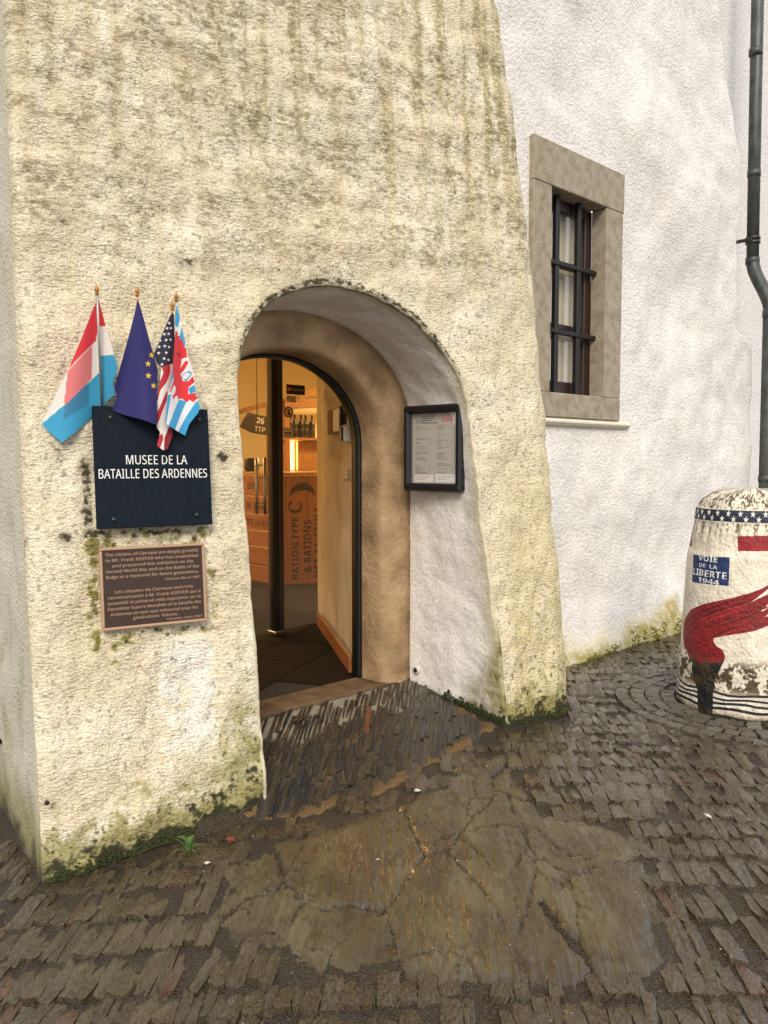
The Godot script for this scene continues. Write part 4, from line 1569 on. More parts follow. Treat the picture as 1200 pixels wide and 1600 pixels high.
	for k in 5:
		obj("front_board", boxm(d2 * ((wds[k] + wds[k + 1]) * 0.5) + Vector3(0, 0.575, 0), Vector3(wds[k + 1] - wds[k] - 0.006, 1.15, 0.03), 0.004, cb), mats.crate_wood, ct)
	obj("counter_top", boxm(d2 * 0.55 + Vector3(0.0, 1.172, -0.27), Vector3(1.2, 0.035, 0.62), 0.004, cb), mats.pale_wood, ct)
	var ys := [0.0, 0.19, 0.385, 0.56, 0.74, 0.93, 1.15]
	for k in 6:
		obj("side_board", boxm(Vector3(0.0, (ys[k] + ys[k + 1]) * 0.5, -1.1), Vector3(0.03, ys[k + 1] - ys[k] - 0.012, 2.0), 0.005), mats.crate_wood, ct)
	obj("side_top", boxm(Vector3(0.28, 1.172, -1.25), Vector3(0.62, 0.03, 1.9), 0.004), mats.pale_wood, ct)
	var up90 := func(x: float, y: float) -> Transform3D: return Transform3D(Basis(Vector3.UP, -d2, n2), d2 * x + Vector3(0, y, 0) + n2 * 0.0155)
	var st := mb()
	raise_text(st, "RATION TYPE", up90.call(0.245, 0.055), 0.078, 0.0012, 0.66, "Droid Sans", true)
	raise_text(st, "C", up90.call(0.285, 0.755), 0.15, 0.0012, 0.125, "Droid Serif", true)
	raise_text(st, "& RATIONS", up90.call(0.385, 0.12), 0.085, 0.0012, 0.56, "Droid Sans", true)
	raise_text(st, "NET 42  CHILI", up90.call(0.50, 0.06), 0.085, 0.0012, 0.75, "Droid Sans", true)
	obj("stencil_lettering", done(st), mats.crate_print, ct)
	var moon := PackedVector2Array()
	for k in 25:
		var a := lerpf(deg_to_rad(-8), deg_to_rad(188), k / 24.0)
		moon.append(Vector2(cos(a) * 0.135, sin(a) * 0.125))
	for k in 25:
		var a := lerpf(deg_to_rad(180), deg_to_rad(0), k / 24.0)
		moon.append(Vector2(cos(a) * 0.122 + 0.002, sin(a) * 0.06 - 0.018))
	obj("crescent_stencil", prism(moon, 0.0012, cb, d2 * 0.29 + Vector3(0, 0.955, 0) + n2 * 0.0158), mats.crate_print, ct)
	st = mb()
	var sidex := Basis(Vector3(0, 0, 1), Vector3.UP, Vector3.LEFT)
	raise_text(st, "OPEN", Transform3D(sidex, Vector3(-0.0155, 1.0, -0.50)), 0.075, 0.0012, 0.22, "Droid Sans", true)
	raise_text(st, "N. PKG", Transform3D(sidex, Vector3(-0.0155, 0.79, -0.52)), 0.075, 0.0012, 0.34, "Droid Sans", true)
	raise_text(st, "CUT for BI", Transform3D(sidex, Vector3(-0.0155, 0.61, -0.55)), 0.07, 0.0012, 0.42, "Droid Serif", false)
	obj("stencil_lettering", done(st), mats.crate_print, ct)

	# the shelf on the counter, with bottles and the bright niche
	var zs := -7.5
	org = Vector3(5.4, 1.61, zs)
	var sh := thing("shop_shelf", "pale wooden shelf unit with bright niche behind the counter", "shelf", org)
	obj("post", boxm(Vector3(5.455, 2.02, zs) - org, Vector3(0.075, 0.85, 0.06), 0.004), mats.pale_wood, sh)
	obj("shelf_board", boxm(Vector3(5.95, 1.985, zs - 0.1) - org, Vector3(1.15, 0.03, 0.26), 0.004), mats.pale_wood, sh)
	obj("top_beam", boxm(Vector3(5.95, 2.41, zs - 0.02) - org, Vector3(1.2, 0.10, 0.06), 0.004, Basis(Vector3.BACK, 0.06)), mats.pale_wood, sh)
	obj("upper_plank", boxm(Vector3(6.05, 2.58, zs - 0.04) - org, Vector3(0.8, 0.09, 0.05), 0.004, Basis(Vector3.BACK, 0.22)), mats.pale_wood, sh)
	obj("side_panel", boxm(Vector3(5.86, 1.79, zs - 0.12) - org, Vector3(0.32, 0.36, 0.03), 0.004), mats.pale_wood, sh)
	obj("niche_lamp_panel", boxm(Vector3(5.60, 1.79, zs - 0.20) - org, Vector3(0.22, 0.34, 0.02), 0.004), mats.lamp_glow, sh)
	obj("back_panel", boxm(Vector3(5.95, 2.0, zs - 0.30) - org, Vector3(1.1, 0.8, 0.02), 0.004), mats.inside_plaster, sh)
	var nl := AreaLight3D.new()
	nl.name = "niche_light"
	nl.area_size = Vector2(0.2, 0.3)
	nl.light_energy = 0.6
	nl.light_color = s(255, 205, 120)
	nl.shadow_enabled = true
	sh.add_child(nl)
	nl.position = Vector3(5.60, 1.79, zs - 0.18) - org
	nl.rotation = Vector3(0, PI, 0)
	var prof := [Vector2(0, 0), Vector2(0.036, 0.0), Vector2(0.038, 0.01), Vector2(0.038, 0.15), Vector2(0.030, 0.185), Vector2(0.015, 0.205), Vector2(0.0135, 0.255), Vector2(0.016, 0.257), Vector2(0.016, 0.27), Vector2(0, 0.27)]
	var bm := lathe(prof, 16)
	var bmesh_ := bm.commit()
	var lbl := tubem([Vector3(0, 0.05, 0), Vector3(0, 0.11, 0)], 0.0388, 16).commit()
	var bl := ["dark bottle at the left end of the shop shelf", "second dark bottle on the shop shelf", "dark bottle in the middle of the shop shelf", "dark bottle fourth from the left on the shop shelf", "dark bottle at the right end of the shop shelf"]
	for k in 5:
		var bo := thing("bottle", bl[k], "bottle", Vector3(5.56 + k * 0.079, 2.0, zs - 0.06 - 0.02 * (k % 2)), "dark bottles on the shop shelf")
		var gb := obj("glass_body", bmesh_, mats.bottle_glass, bo)
		obj("paper_band", lbl, mats.dark_wood, gb)
	# hanging board with the number 26
	org = Vector3(5.03, 2.14, -7.5)
	var hb := thing("hanging_board", "dark wedge shaped board lettered 26 hanging behind the glass", "board", org)
	obj("board", prism(PackedVector2Array([Vector2(-0.20, -0.04), Vector2(-0.05, -0.10), Vector2(0.22, -0.13), Vector2(0.22, 0.07), Vector2(0.02, 0.10), Vector2(-0.10, 0.12)]), 0.03), mats.dark_wood, hb)
	st = mb()
	raise_text(st, "26", Transform3D(Basis(Vector3.BACK, -0.12), Vector3(0.0, 0.01, 0.031)), 0.065, 0.002, 0.10, "Droid Sans", true)
	obj("lettering", done(st), mats.paper, hb)
	st = mb()
	raise_text(st, "TTP", Transform3D(Basis(Vector3.BACK, -0.12), Vector3(-0.03, -0.08, 0.031)), 0.055, 0.002, 0.14)
	obj("lettering", done(st), mats.paper, hb)
	obj("hanging_rod", tubem([Vector3(0.02, 0.10, 0.015), Vector3(0.02, 1.28, 0.015)], 0.006, 8), mats.dark_steel, hb)
	var rail := thing("wall_rail", "sloping wooden rail on the yellow shop wall", "rail", Vector3(5.0, 2.3, -7.62))
	obj("rail_board", boxm(Vector3.ZERO, Vector3(0.9, 0.05, 0.04), 0.004, Basis(Vector3.BACK, 0.27)), mats.pale_wood, rail)
	obj("bracket", boxm(Vector3(0.3, -0.32, -0.02), Vector3(0.04, 0.75, 0.03), 0.004), mats.pale_wood, rail)
	var crt := thing("dark_pot", "small dark pot on the counter behind the door handles", "pot", Vector3(5.05, 1.61, -7.6))
	obj("pot_body", lathe([Vector2(0, 0), Vector2(0.07, 0), Vector2(0.09, 0.05), Vector2(0.08, 0.13), Vector2(0.085, 0.15), Vector2(0.07, 0.15), Vector2(0, 0.14)], 16), mats.plastic_black, crt)

func ring_poly(c: Vector2, r: float) -> PackedVector2Array:
	var out := PackedVector2Array()
	for k in 40:
		out.append(c + Vector2(cos(TAU * k / 40), sin(TAU * k / 40)) * r)
	return out

func sticker(parent: Node, called: String, im: Image, at: Vector3, size: Vector2) -> void:
	var m := StandardMaterial3D.new()
	m.albedo_texture = ImageTexture.create_from_image(im)
	m.roughness = 0.6
	m.texture_repeat = false
	if im.get_format() == Image.FORMAT_RGBA8:
		m.transparency = BaseMaterial3D.TRANSPARENCY_ALPHA_SCISSOR
	obj(called, picture(size, Basis(), at), m, parent)

func picture(size: Vector2, basis: Basis, at: Vector3) -> SurfaceTool:   # a printed sheet facing local +z
	var st := mb()
	var c := [Vector2(0, 0), Vector2(1, 0), Vector2(1, 1), Vector2(0, 1)]
	for k in [0, 1, 2, 0, 2, 3]:
		st.set_uv(c[k])
		st.add_vertex(at + basis * Vector3((c[k].x - 0.5) * size.x, (0.5 - c[k].y) * size.y, 0))
	return done(st)

# ================================================================ signs, flags and the menu case
func build_sign_and_flags() -> void:
	var wb := Basis(P, VV, OO)
	# slate sign: u 0.24..0.724, v 1.448..1.95
	var org := wall(0.482, 1.698, 0.05)
	var sg := thing("museum_sign", "square dark slate sign with white museum name beside the arch", "sign", org, "", wb)
	obj("slate_plate", boxm(Vector3.ZERO, Vector3(0.482, 0.504, 0.022), 0.003), mats.slate_sign, sg)
	var st := mb()
	raise_text(st, "MUSEE DE LA", Transform3D(Basis(), Vector3(0.012, 0.012, 0.011)), 0.038, 0.0015, 0.256, "Droid Sans", false, 0.5)
	obj("lettering", done(st), mats.white_paint, sg)
	st = mb()
	raise_text(st, "BATAILLE DES ARDENNES", Transform3D(Basis(), Vector3(-0.001, -0.046, 0.011)), 0.038, 0.0015, 0.452, "Droid Sans", false, 0.5)
	obj("lettering", done(st), mats.white_paint, sg)
	for q in [Vector2(-0.172, 0.205), Vector2(0.20, 0.205), Vector2(-0.175, -0.215), Vector2(0.172, -0.208)]:
		var bt := mb(true)
		tube(bt, [Vector3(q.x, q.y, 0.008), Vector3(q.x, q.y, 0.016), Vector3(q.x, q.y, 0.019)], [0.009, 0.009, 0.006], 12)
		var bo := obj("bolt", done2(bt), mats.dark_steel, sg)
		obj("spacer", tubem([Vector3(q.x, q.y, -0.011), Vector3(q.x, q.y, -0.06)], 0.008, 10), mats.dark_steel, bo)
	# bronze plaque
	org = wall(0.468, 1.2, 0.032)
	var pq := thing("memorial_plaque", "bronze plaque with raised bilingual text below the slate sign", "plaque", org, "", wb)
	obj("plate", boxm(Vector3.ZERO, Vector3(0.425, 0.325, 0.014), 0.003), mats.bronze, pq)
	st = mb()
	bx(st, Vector3(0, 0.164, 0.002), Vector3(0.44, 0.012, 0.022), 0.003)
	bx(st, Vector3(0, -0.164, 0.002), Vector3(0.44, 0.012, 0.022), 0.003)
	bx(st, Vector3(-0.214, 0, 0.002), Vector3(0.012, 0.315, 0.021), 0.003)
	bx(st, Vector3(0.214, 0, 0.002), Vector3(0.012, 0.315, 0.021), 0.003)
	obj("rim", done(st), mats.polished_bronze, pq)
	st = mb()
	var rows := [["The citizens of Clervaux are deeply grateful", -0.196, 0.134, 0.386, 0.0], ["to Mr. Frank KIEFFER who has assembled", -0.196, 0.111, 0.386, 0.0], ["and preserved this exhibition on the", 0.0, 0.088, 0.34, 0.5], ["Second World War and on the Battle of the", -0.196, 0.065, 0.39, 0.0], ["Bulge as a memorial for future generations.", -0.196, 0.042, 0.388, 0.0], ["Clervaux, March 2007", 0.196, 0.020, 0.152, 1.0], ["Les citoyens de Clervaux sont très", 0.0, -0.020, 0.326, 0.5], ["reconnaissants à M. Frank KIEFFER qui a", -0.192, -0.043, 0.386, 0.0], ["assemblé et préservé cette exposition sur la", -0.194, -0.066, 0.388, 0.0], ["Deuxième Guerre Mondiale et la Bataille des", -0.194, -0.089, 0.39, 0.0], ["Ardennes en tant que mémorial pour les", -0.185, -0.112, 0.366, 0.0], ["générations  futures.", 0.0, -0.133, 0.19, 0.5], ["Clervaux, mars 2007", 0.198, -0.150, 0.152, 1.0]]
	for r in rows:
		raise_text(st, r[0], Transform3D(Basis(), Vector3(r[1], r[2], 0.0068)), 0.0125 if r[3] > 0.16 else 0.0095, 0.0022, r[3], "Droid Sans", false, r[4])
	obj("raised_lettering", done(st), mats.polished_bronze, pq)

	# --- flags: cloth outlines in print space (thousandths of the traced drawing), mapped to the wall plane
	var sky_blue := s(52, 150, 190)
	var im := Image.create(600, 600, false, Image.FORMAT_RGB8)
	var red := s(214, 48, 58)
	var offwhite := s(226, 218, 212)
	# Luxembourg, left
	im.fill(sky_blue)
	fl(im, [0, 0, 600, 0, 600, 300, 440, 286, 415, 380, 225, 580, 0, 760], red)
	fl(im, [0, 800, 225, 578, 415, 382, 428, 284, 490, 290, 620, 300, 620, 490, 545, 494, 445, 484, 440, 610, 200, 830, 40, 962, 0, 990], offwhite)
	fl(im, [385, 420, 385, 650, 350, 690, 190, 845, 215, 600], s(218, 120, 120))       # the red of the layer behind, through the cloth
	fl(im, [190, 845, 350, 690, 372, 700, 368, 840, 280, 880, 188, 940], s(54, 122, 158))
	im.resize(130, 130, Image.INTERPOLATE_BILINEAR)
	im.resize(520, 520, Image.INTERPOLATE_CUBIC)
	flag("luxembourg", "red white and light blue flag, leftmost above the slate sign", [[0.5434, -0.0047, 0.0353], [0.031, -0.5553, 2.3655]], 0.19, 0.14,
		[400, 140, 310, 370, 225, 575, 130, 770, 40, 960, 90, 1020, 170, 1105, 260, 1040, 350, 960, 460, 862, 510, 800, 553, 770, 535, 690, 568, 580, 540, 490, 480, 290, 425, 100],
		im, Vector2(400, 30), Vector2(465, 900), mats.pole_steel, 0.022, Vector2(410, 560))
	# Europe
	im = Image.create(600, 600, false, Image.FORMAT_RGB8)
	im.fill(s(34, 30, 96))
	for q in [[785, 508], [755, 573], [755, 658], [792, 728]]:
		fill(im, star(Vector2(q[0], q[1]) * 0.5, 13, 0.1), s(226, 190, 50))
	flag("european", "dark blue flag with yellow stars, second above the sign", [[0.5791, -0.0002, 0.0136], [0.0349, -0.5726, 2.3742]], 0.19, 0.10,
		[686, 120, 668, 210, 640, 330, 590, 520, 535, 725, 555, 775, 527, 880, 640, 938, 770, 1000, 808, 1010, 815, 830, 822, 720, 834, 620, 800, 490, 770, 400, 720, 230],
		im, Vector2(685, 45), Vector2(700, 900), mats.pole_wood, 0.016, Vector2(690, 560))
	# United States
	im = Image.create(600, 600, false, Image.FORMAT_RGB8)
	im.fill(offwhite)
	fl(im, [700, 150, 1000, 150, 1000, 560, 910, 575, 845, 600, 800, 540], s(24, 24, 50))
	for q in [[905, 290], [890, 325], [915, 325], [872, 365], [900, 365], [845, 408], [882, 408], [912, 405], [838, 452], [872, 450], [900, 458], [834, 495], [880, 497], [865, 538], [895, 548], [850, 578]]:
		fill(im, star(Vector2(q[0], q[1]) * 0.5, 6.5, 0.15), offwhite)
	var dred := s(176, 34, 46)
	fl(im, [848, 600, 905, 575, 905, 640, 880, 700, 835, 760, 818, 830, 800, 830, 832, 700, 858, 640], dred)
	fl(im, [872, 780, 890, 760, 880, 830, 850, 900, 830, 960, 808, 1000, 800, 930, 830, 880], dred)
	fl(im, [905, 1010, 940, 1000, 930, 1080, 885, 1180, 855, 1180, 862, 1090, 890, 1030], s(140, 24, 34))
	fl(im, [822, 1075, 850, 1060, 852, 1100, 830, 1160, 800, 1150], dred)
	flag("american", "stars and stripes flag hanging narrow, third above the sign", [[0.6038, -0.0037, 0.0005], [0.0297, -0.5928, 2.3947]], 0.16, 0.08,
		[926, 212, 880, 310, 835, 430, 804, 500, 818, 560, 846, 602, 830, 720, 815, 800, 806, 930, 812, 1020, 832, 1050, 808, 1145, 850, 1178, 882, 1172, 926, 1075, 932, 1018, 885, 1000, 890, 900, 920, 800, 930, 700, 940, 560, 945, 400, 940, 230],
		im, Vector2(930, 140), Vector2(945, 900), mats.pole_wood, 0.018, Vector2(920, 700))
	# Luxembourg ensign: a red lion on white and blue stripes
	im = Image.create(600, 600, false, Image.FORMAT_RGB8)
	im.fill(s(236, 232, 230))
	var lb := s(60, 160, 210)
	fl(im, [930, 150, 960, 200, 975, 250, 960, 320, 940, 330, 930, 300], lb)
	fl(im, [985, 320, 1010, 420, 1010, 470, 985, 450, 970, 400], lb)
	fl(im, [1000, 640, 1040, 620, 1060, 640, 1030, 690, 990, 670], lb)
	fl(im, [1040, 740, 1075, 720, 1085, 770, 1050, 780], lb)
	fl(im, [905, 600, 925, 590, 930, 650, 905, 720, 890, 760, 880, 740], lb)
	fl(im, [870, 800, 905, 790, 862, 1000, 840, 990], lb)
	fl(im, [975, 815, 1032, 830, 935, 1034, 880, 1008], lb)
	fl(im, [1090, 835, 1130, 880, 1110, 930, 1020, 1090, 962, 1048], lb)
	var lion := s(222, 52, 58)
	fl(im, [938, 352, 958, 362, 954, 384, 975, 380, 968, 404, 990, 402, 1002, 450, 1018, 470, 1026, 524, 992, 536, 984, 600, 1018, 548, 1036, 560, 1012, 610, 986, 640, 1000, 686, 1040, 690, 1062, 660, 1076, 700, 1040, 735, 1040, 780, 1088, 776, 1092, 820, 1070, 840, 1050, 820, 1030, 836, 1000, 810, 962, 812, 966, 790, 942, 800, 920, 826, 918, 800, 940, 776, 948, 740, 930, 720, 905, 770, 884, 780, 900, 756, 925, 690, 916, 620, 916, 560, 918, 500, 926, 430], lion)
	fl(im, [1000, 650, 1030, 630, 1052, 640, 1030, 672, 1004, 676], s(236, 232, 230))
	fl(im, [944, 505, 968, 492, 990, 500, 976, 512, 988, 520, 960, 534, 966, 518], s(170, 34, 44))
	flag("lion", "white and light blue striped flag with red lion, rightmost above the sign", [[0.6137, 0.0003, -0.0147], [0.035, -0.5925, 2.3869]], 0.205, 0.09,
		[946, 160, 938, 250, 932, 350, 930, 430, 918, 560, 905, 700, 880, 770, 870, 850, 855, 995, 960, 1045, 1020, 1072, 1050, 990, 1100, 920, 1112, 880, 1085, 800, 1070, 650, 1030, 510, 990, 340],
		im, Vector2(945, 95), Vector2(980, 900), mats.pole_steel, 0.02, Vector2(960, 640))

	# --- the glazed menu case on the right reveal
	var x0 := 3.352
	org = Vector3(3.272, 1.80, -3.10)
	var mb_ := Basis(Vector3(0, 0, 1), Vector3.UP, Vector3(-1, 0, 0))
	mb_ = Basis(Vector3.UP, deg_to_rad(4)) * mb_
	var mc := thing("menu_case", "black glazed menu case on the white reveal of the arch", "display case", org, "", mb_)
	var wdt := 0.415
	var hgt := 0.485
	obj("case_back", boxm(Vector3(0, 0, -0.045), Vector3(wdt - 0.02, hgt - 0.02, 0.06), 0.004), mats.plastic_black, mc)
	st = mb()
	bx(st, Vector3(0, hgt / 2 - 0.0225, 0), Vector3(wdt, 0.045, 0.06), 0.012)
	bx(st, Vector3(0, -hgt / 2 + 0.0225, 0), Vector3(wdt, 0.045, 0.06), 0.012)
	bx(st, Vector3(-wdt / 2 + 0.02, 0, -0.001), Vector3(0.04, hgt - 0.01, 0.058), 0.012)
	bx(st, Vector3(wdt / 2 - 0.02, 0, -0.001), Vector3(0.04, hgt - 0.01, 0.058), 0.012)
	obj("case_frame", done(st), mats.plastic_black, mc)
	im = Image.create(512, 620, false, Image.FORMAT_RGB8)
	im.fill(s(176, 170, 160))
	var r := RandomNumberGenerator.new()
	r.seed = 4
	for c in 2:
		var y := 44 if c == 0 else 110
		while y < 540:
			var len := r.randi_range(40, 150)
			if r.randf() < 0.84:
				var xx := 40 + c * 240
				while len > 6:
					var wdn := mini(len, r.randi_range(8, 26))
					im.fill_rect(Rect2i(xx, y, wdn, 5), s(92, 86, 80))
					xx += wdn + 5
					len -= wdn + 5
				if r.randf() < 0.35:
					im.fill_rect(Rect2i(190 + c * 240, y, 16, 5), s(110, 104, 98))
			y += 11 if r.randf() < 0.8 else 26
	for k in 4:
		im.fill_rect(Rect2i(110, 24 + k * 20, [150, 130, 120, 170][k], 8), s(70, 66, 62))
	print_text(im, "888", Vector2(330, 82), 44, s(196, 70, 60), 120, "Droid Sans", true)
	im.fill_rect(Rect2i(30, 540, 210, 66), s(226, 222, 216))
	im.fill_rect(Rect2i(262, 532, 230, 72), s(226, 224, 220))
	for k in 3:
		im.fill_rect(Rect2i(44, 552 + k * 16, 170 - k * 30, 4), s(150, 120, 112))
		im.fill_rect(Rect2i(280, 548 + k * 16, 180 - k * 40, 4), s(130, 126, 124))
	var mm := StandardMaterial3D.new()
	mm.albedo_texture = ImageTexture.create_from_image(im)
	mm.roughness = 0.8
	obj("menu_sheet", picture(Vector2(wdt - 0.075, hgt - 0.085), Basis(), Vector3(0, 0, -0.012)), mm, mc)
	obj("case_glass", boxm(Vector3(0, 0, 0.008), Vector3(wdt - 0.07, hgt - 0.08, 0.004), 0.001), mats.pane_glass, mc)
	obj("lock", tubem([Vector3(wdt / 2 + 0.002, 0.10, -0.02), Vector3(wdt / 2 + 0.022, 0.10, -0.02)], 0.009, 12), mats.brushed_steel, mc)
	obj("small_badge", boxm(Vector3(0.12, -hgt / 2 + 0.02, 0.0305), Vector3(0.022, 0.006, 0.002), 0.0005), mats.dark_steel, mc)

func fl(im: Image, xy: Array, col: Color) -> void:
	var p := PackedVector2Array()
	for k in range(0, xy.size(), 2):
		p.append(Vector2(xy[k], xy[k + 1]) * 0.5)
	fill(im, p, col)

func flag(kind: String, label: String, map: Array, off0: float, fall: float, xy: Array, im: Image, tip: Vector2, base: Vector2, pole_m: Material, wave: float, centre: Vector2) -> void:
	var place := func(q: Vector2, extra: float) -> Vector3:
		var u: float = map[0][0] * q.x / 1000.0 + map[0][1] * q.y / 1000.0 + map[0][2]
		var v: float = map[1][0] * q.x / 1000.0 + map[1][1] * q.y / 1000.0 + map[1][2]
		return A + P * u + VV * v + OO * maxf(off0 - fall * (q.y - 30) / 1000.0 + extra, 0.016)
	var foot_at: Vector3 = place.call(base, 0.0)
	foot_at += OO * (0.035 - (foot_at - A).dot(OO))
	var t := thing(kind + "_flag", label, "flag", foot_at, "flags above the slate sign")
	var tip_at: Vector3 = place.call(tip, 0.0)
	var way := (tip_at - foot_at).normalized()
	var pole := obj("pole", tubem([Vector3.ZERO, tip_at - foot_at - way * 0.03], 0.0052, 10), pole_m, t)
	var fin := mb(true)
	var e := tip_at - foot_at
	tube(fin, [e - way * 0.036, e - way * 0.03, e - way * 0.026, e - way * 0.018, e - way * 0.008, e + way * 0.006], [0.005, 0.009, 0.006, 0.0095, 0.007, 0.001], 12)
	obj("finial", done2(fin), mats.gilt, pole)
	# cloth: points inside the outline, triangulated
	var outline := PackedVector2Array()
	for k in range(0, xy.size(), 2):
		outline.append(Vector2(xy[k], xy[k + 1]))
	var dense := PackedVector2Array()
	for i in outline.size():
		var a := outline[i]
		var b := outline[(i + 1) % outline.size()]
		var n := maxi(1, int(a.distance_to(b) / 18.0))
		for k in n:
			dense.append(a.lerp(b, k / float(n)))
	var all := dense.duplicate()
	var lo := Vector2(1e9, 1e9)
	var hi := -lo
	for p in outline:
		lo = lo.min(p)
		hi = hi.max(p)
	var y := lo.y + 9.0
	var odd := 0
	while y < hi.y:
		var x := lo.x + 9.0 + odd * 8.0
		while x < hi.x:
			var p := Vector2(x, y)
			if edge_distance(p, outline) > 9.0:
				all.append(p)
			x += 16.0
		y += 15.0
		odd = 1 - odd
	var tris := Geometry2D.triangulate_delaunay(all)
	var ph := centre.x * 0.01
	var st := mb(true)
	var verts := []
	for p in all:
		var t2 := clampf((p.y - lo.y) / (hi.y - lo.y), 0, 1)
		# folds fan out from the top of the pole
		var fan := atan2(p.x - tip.x, maxf(p.y - tip.y + 60.0, 20.0))
		var fold := sin(fan * 14.0 + ph) * wave * 2.3 * t2 + sin(fan * 9.0 + ph * 2.0 + p.y * 0.006) * wave * 0.6 * t2
		verts.append(place.call(p, fold * (0.5 if kind == "luxembourg" else 1.0) + (-0.034 if kind == "luxembourg" else 0.004)) - foot_at)
	for i in range(0, tris.size(), 3):
		var c := (all[tris[i]] + all[tris[i + 1]] + all[tris[i + 2]]) / 3.0
		if not Geometry2D.is_point_in_polygon(c, outline):
			continue
		var a: Vector3 = verts[tris[i]]
		var b: Vector3 = verts[tris[i + 1]]
		var d: Vector3 = verts[tris[i + 2]]
		var order := [0, 1, 2] if (b - a).cross(d - a).dot(OO) < 0 else [0, 2, 1]
		for k in order:
			st.set_uv(all[tris[i + k]] / 1200.0)
			st.add_vertex(verts[tris[i + k]])
	done2(st)
	var m := StandardMaterial3D.new()
	m.resource_name = kind + "_cloth"
	m.albedo_texture = ImageTexture.create_from_image(im)
	m.roughness = 0.75
	m.backlight_enabled = true
	m.backlight = Color(0.25, 0.25, 0.25)
	m.rim_enabled = true
	m.rim = 0.2
	obj("cloth", st, m, t)

# ================================================================ the painted milestone
func build_bollard() -> void:
	var t := thing("painted_milestone", "domed concrete milestone painted with red flame and band of stars", "milestone", BOLLARD)
	var vd := Vector3(BOLLARD.x, 0, BOLLARD.z).normalized()
	var sd := Vector3(-vd.z, 0, vd.x)
	var prof := [[-0.12, 0.385], [0.0, 0.384], [0.16, 0.380], [0.31, 0.374], [0.325, 0.366], [0.5, 0.361], [0.66, 0.354], [0.82, 0.346], [0.91, 0.338], [0.925, 0.330], [1.03, 0.316], [1.09, 0.306], [1.10, 0.310], [1.165, 0.300], [1.17, 0.288], [1.195, 0.278], [1.22, 0.258], [1.24, 0.232], [1.258, 0.195], [1.272, 0.145], [1.281, 0.08], [1.284, 0.0]]
	# refine the profile
	var hs := PackedFloat32Array()
	var rs := PackedFloat32Array()
	for k in prof.size() - 1:
		var n := maxi(1, int((absf(prof[k + 1][0] - prof[k][0]) + absf(prof[k + 1][1] - prof[k][1])) / 0.016))
		for j in n:
			hs.append(lerpf(prof[k][0], prof[k + 1][0], j / float(n)))
			rs.append(lerpf(prof[k][1], prof[k + 1][1], j / float(n)))
	hs.append(1.284)
	rs.append(0.0005)
	var w := 1536
	var h := 768
	var im := paint_milestone(w, h)
	var chip := nz(101, 5.0, 4)
	var fine := nz(102, 22.0, 3)
	var pts := PackedVector3Array()
	var uv := PackedVector2Array()
	var cols := 181
	for k in hs.size():
		for i in cols:
			var th := TAU * (i / float(cols - 1)) - PI
			var dir := -vd * cos(th) + sd * sin(th)
			var p3 := dir * rs[k]
			var rough := fine.get_noise_3d(p3.x, hs[k], p3.z) * 0.0025 + chip.get_noise_3d(p3.x, hs[k], p3.z) * 0.004
			if hs[k] < 0.33:
				rough += chip.get_noise_3d(p3.x * 2, hs[k] * 2, p3.z * 2) * 0.007
			if hs[k] > 1.17:
				rough += chip.get_noise_3d(p3.x * 1.5 + 3.0, hs[k], p3.z * 1.5) * 0.012
			pts.append(dir * (rs[k] + rough) + Vector3(0, hs[k] + (rough if hs[k] > 1.17 else 0.0), 0))
			uv.append(Vector2(i / float(cols - 1), 1.0 - (hs[k] + 0.0) / 1.3))
	var m := StandardMaterial3D.new()
	m.resource_name = "milestone_paint"
	m.albedo_texture = ImageTexture.create_from_image(im)
	m.roughness = 0.6
	m.heightmap_enabled = true
	m.heightmap_texture = ntex(nz(103, 0.08, 5), 1024, 512)
	m.heightmap_scale = 0.5
	# the first column that faces away sets which way the sheet is turned
	obj("stone_body", sheet(pts, cols, -vd, uv), m, t)

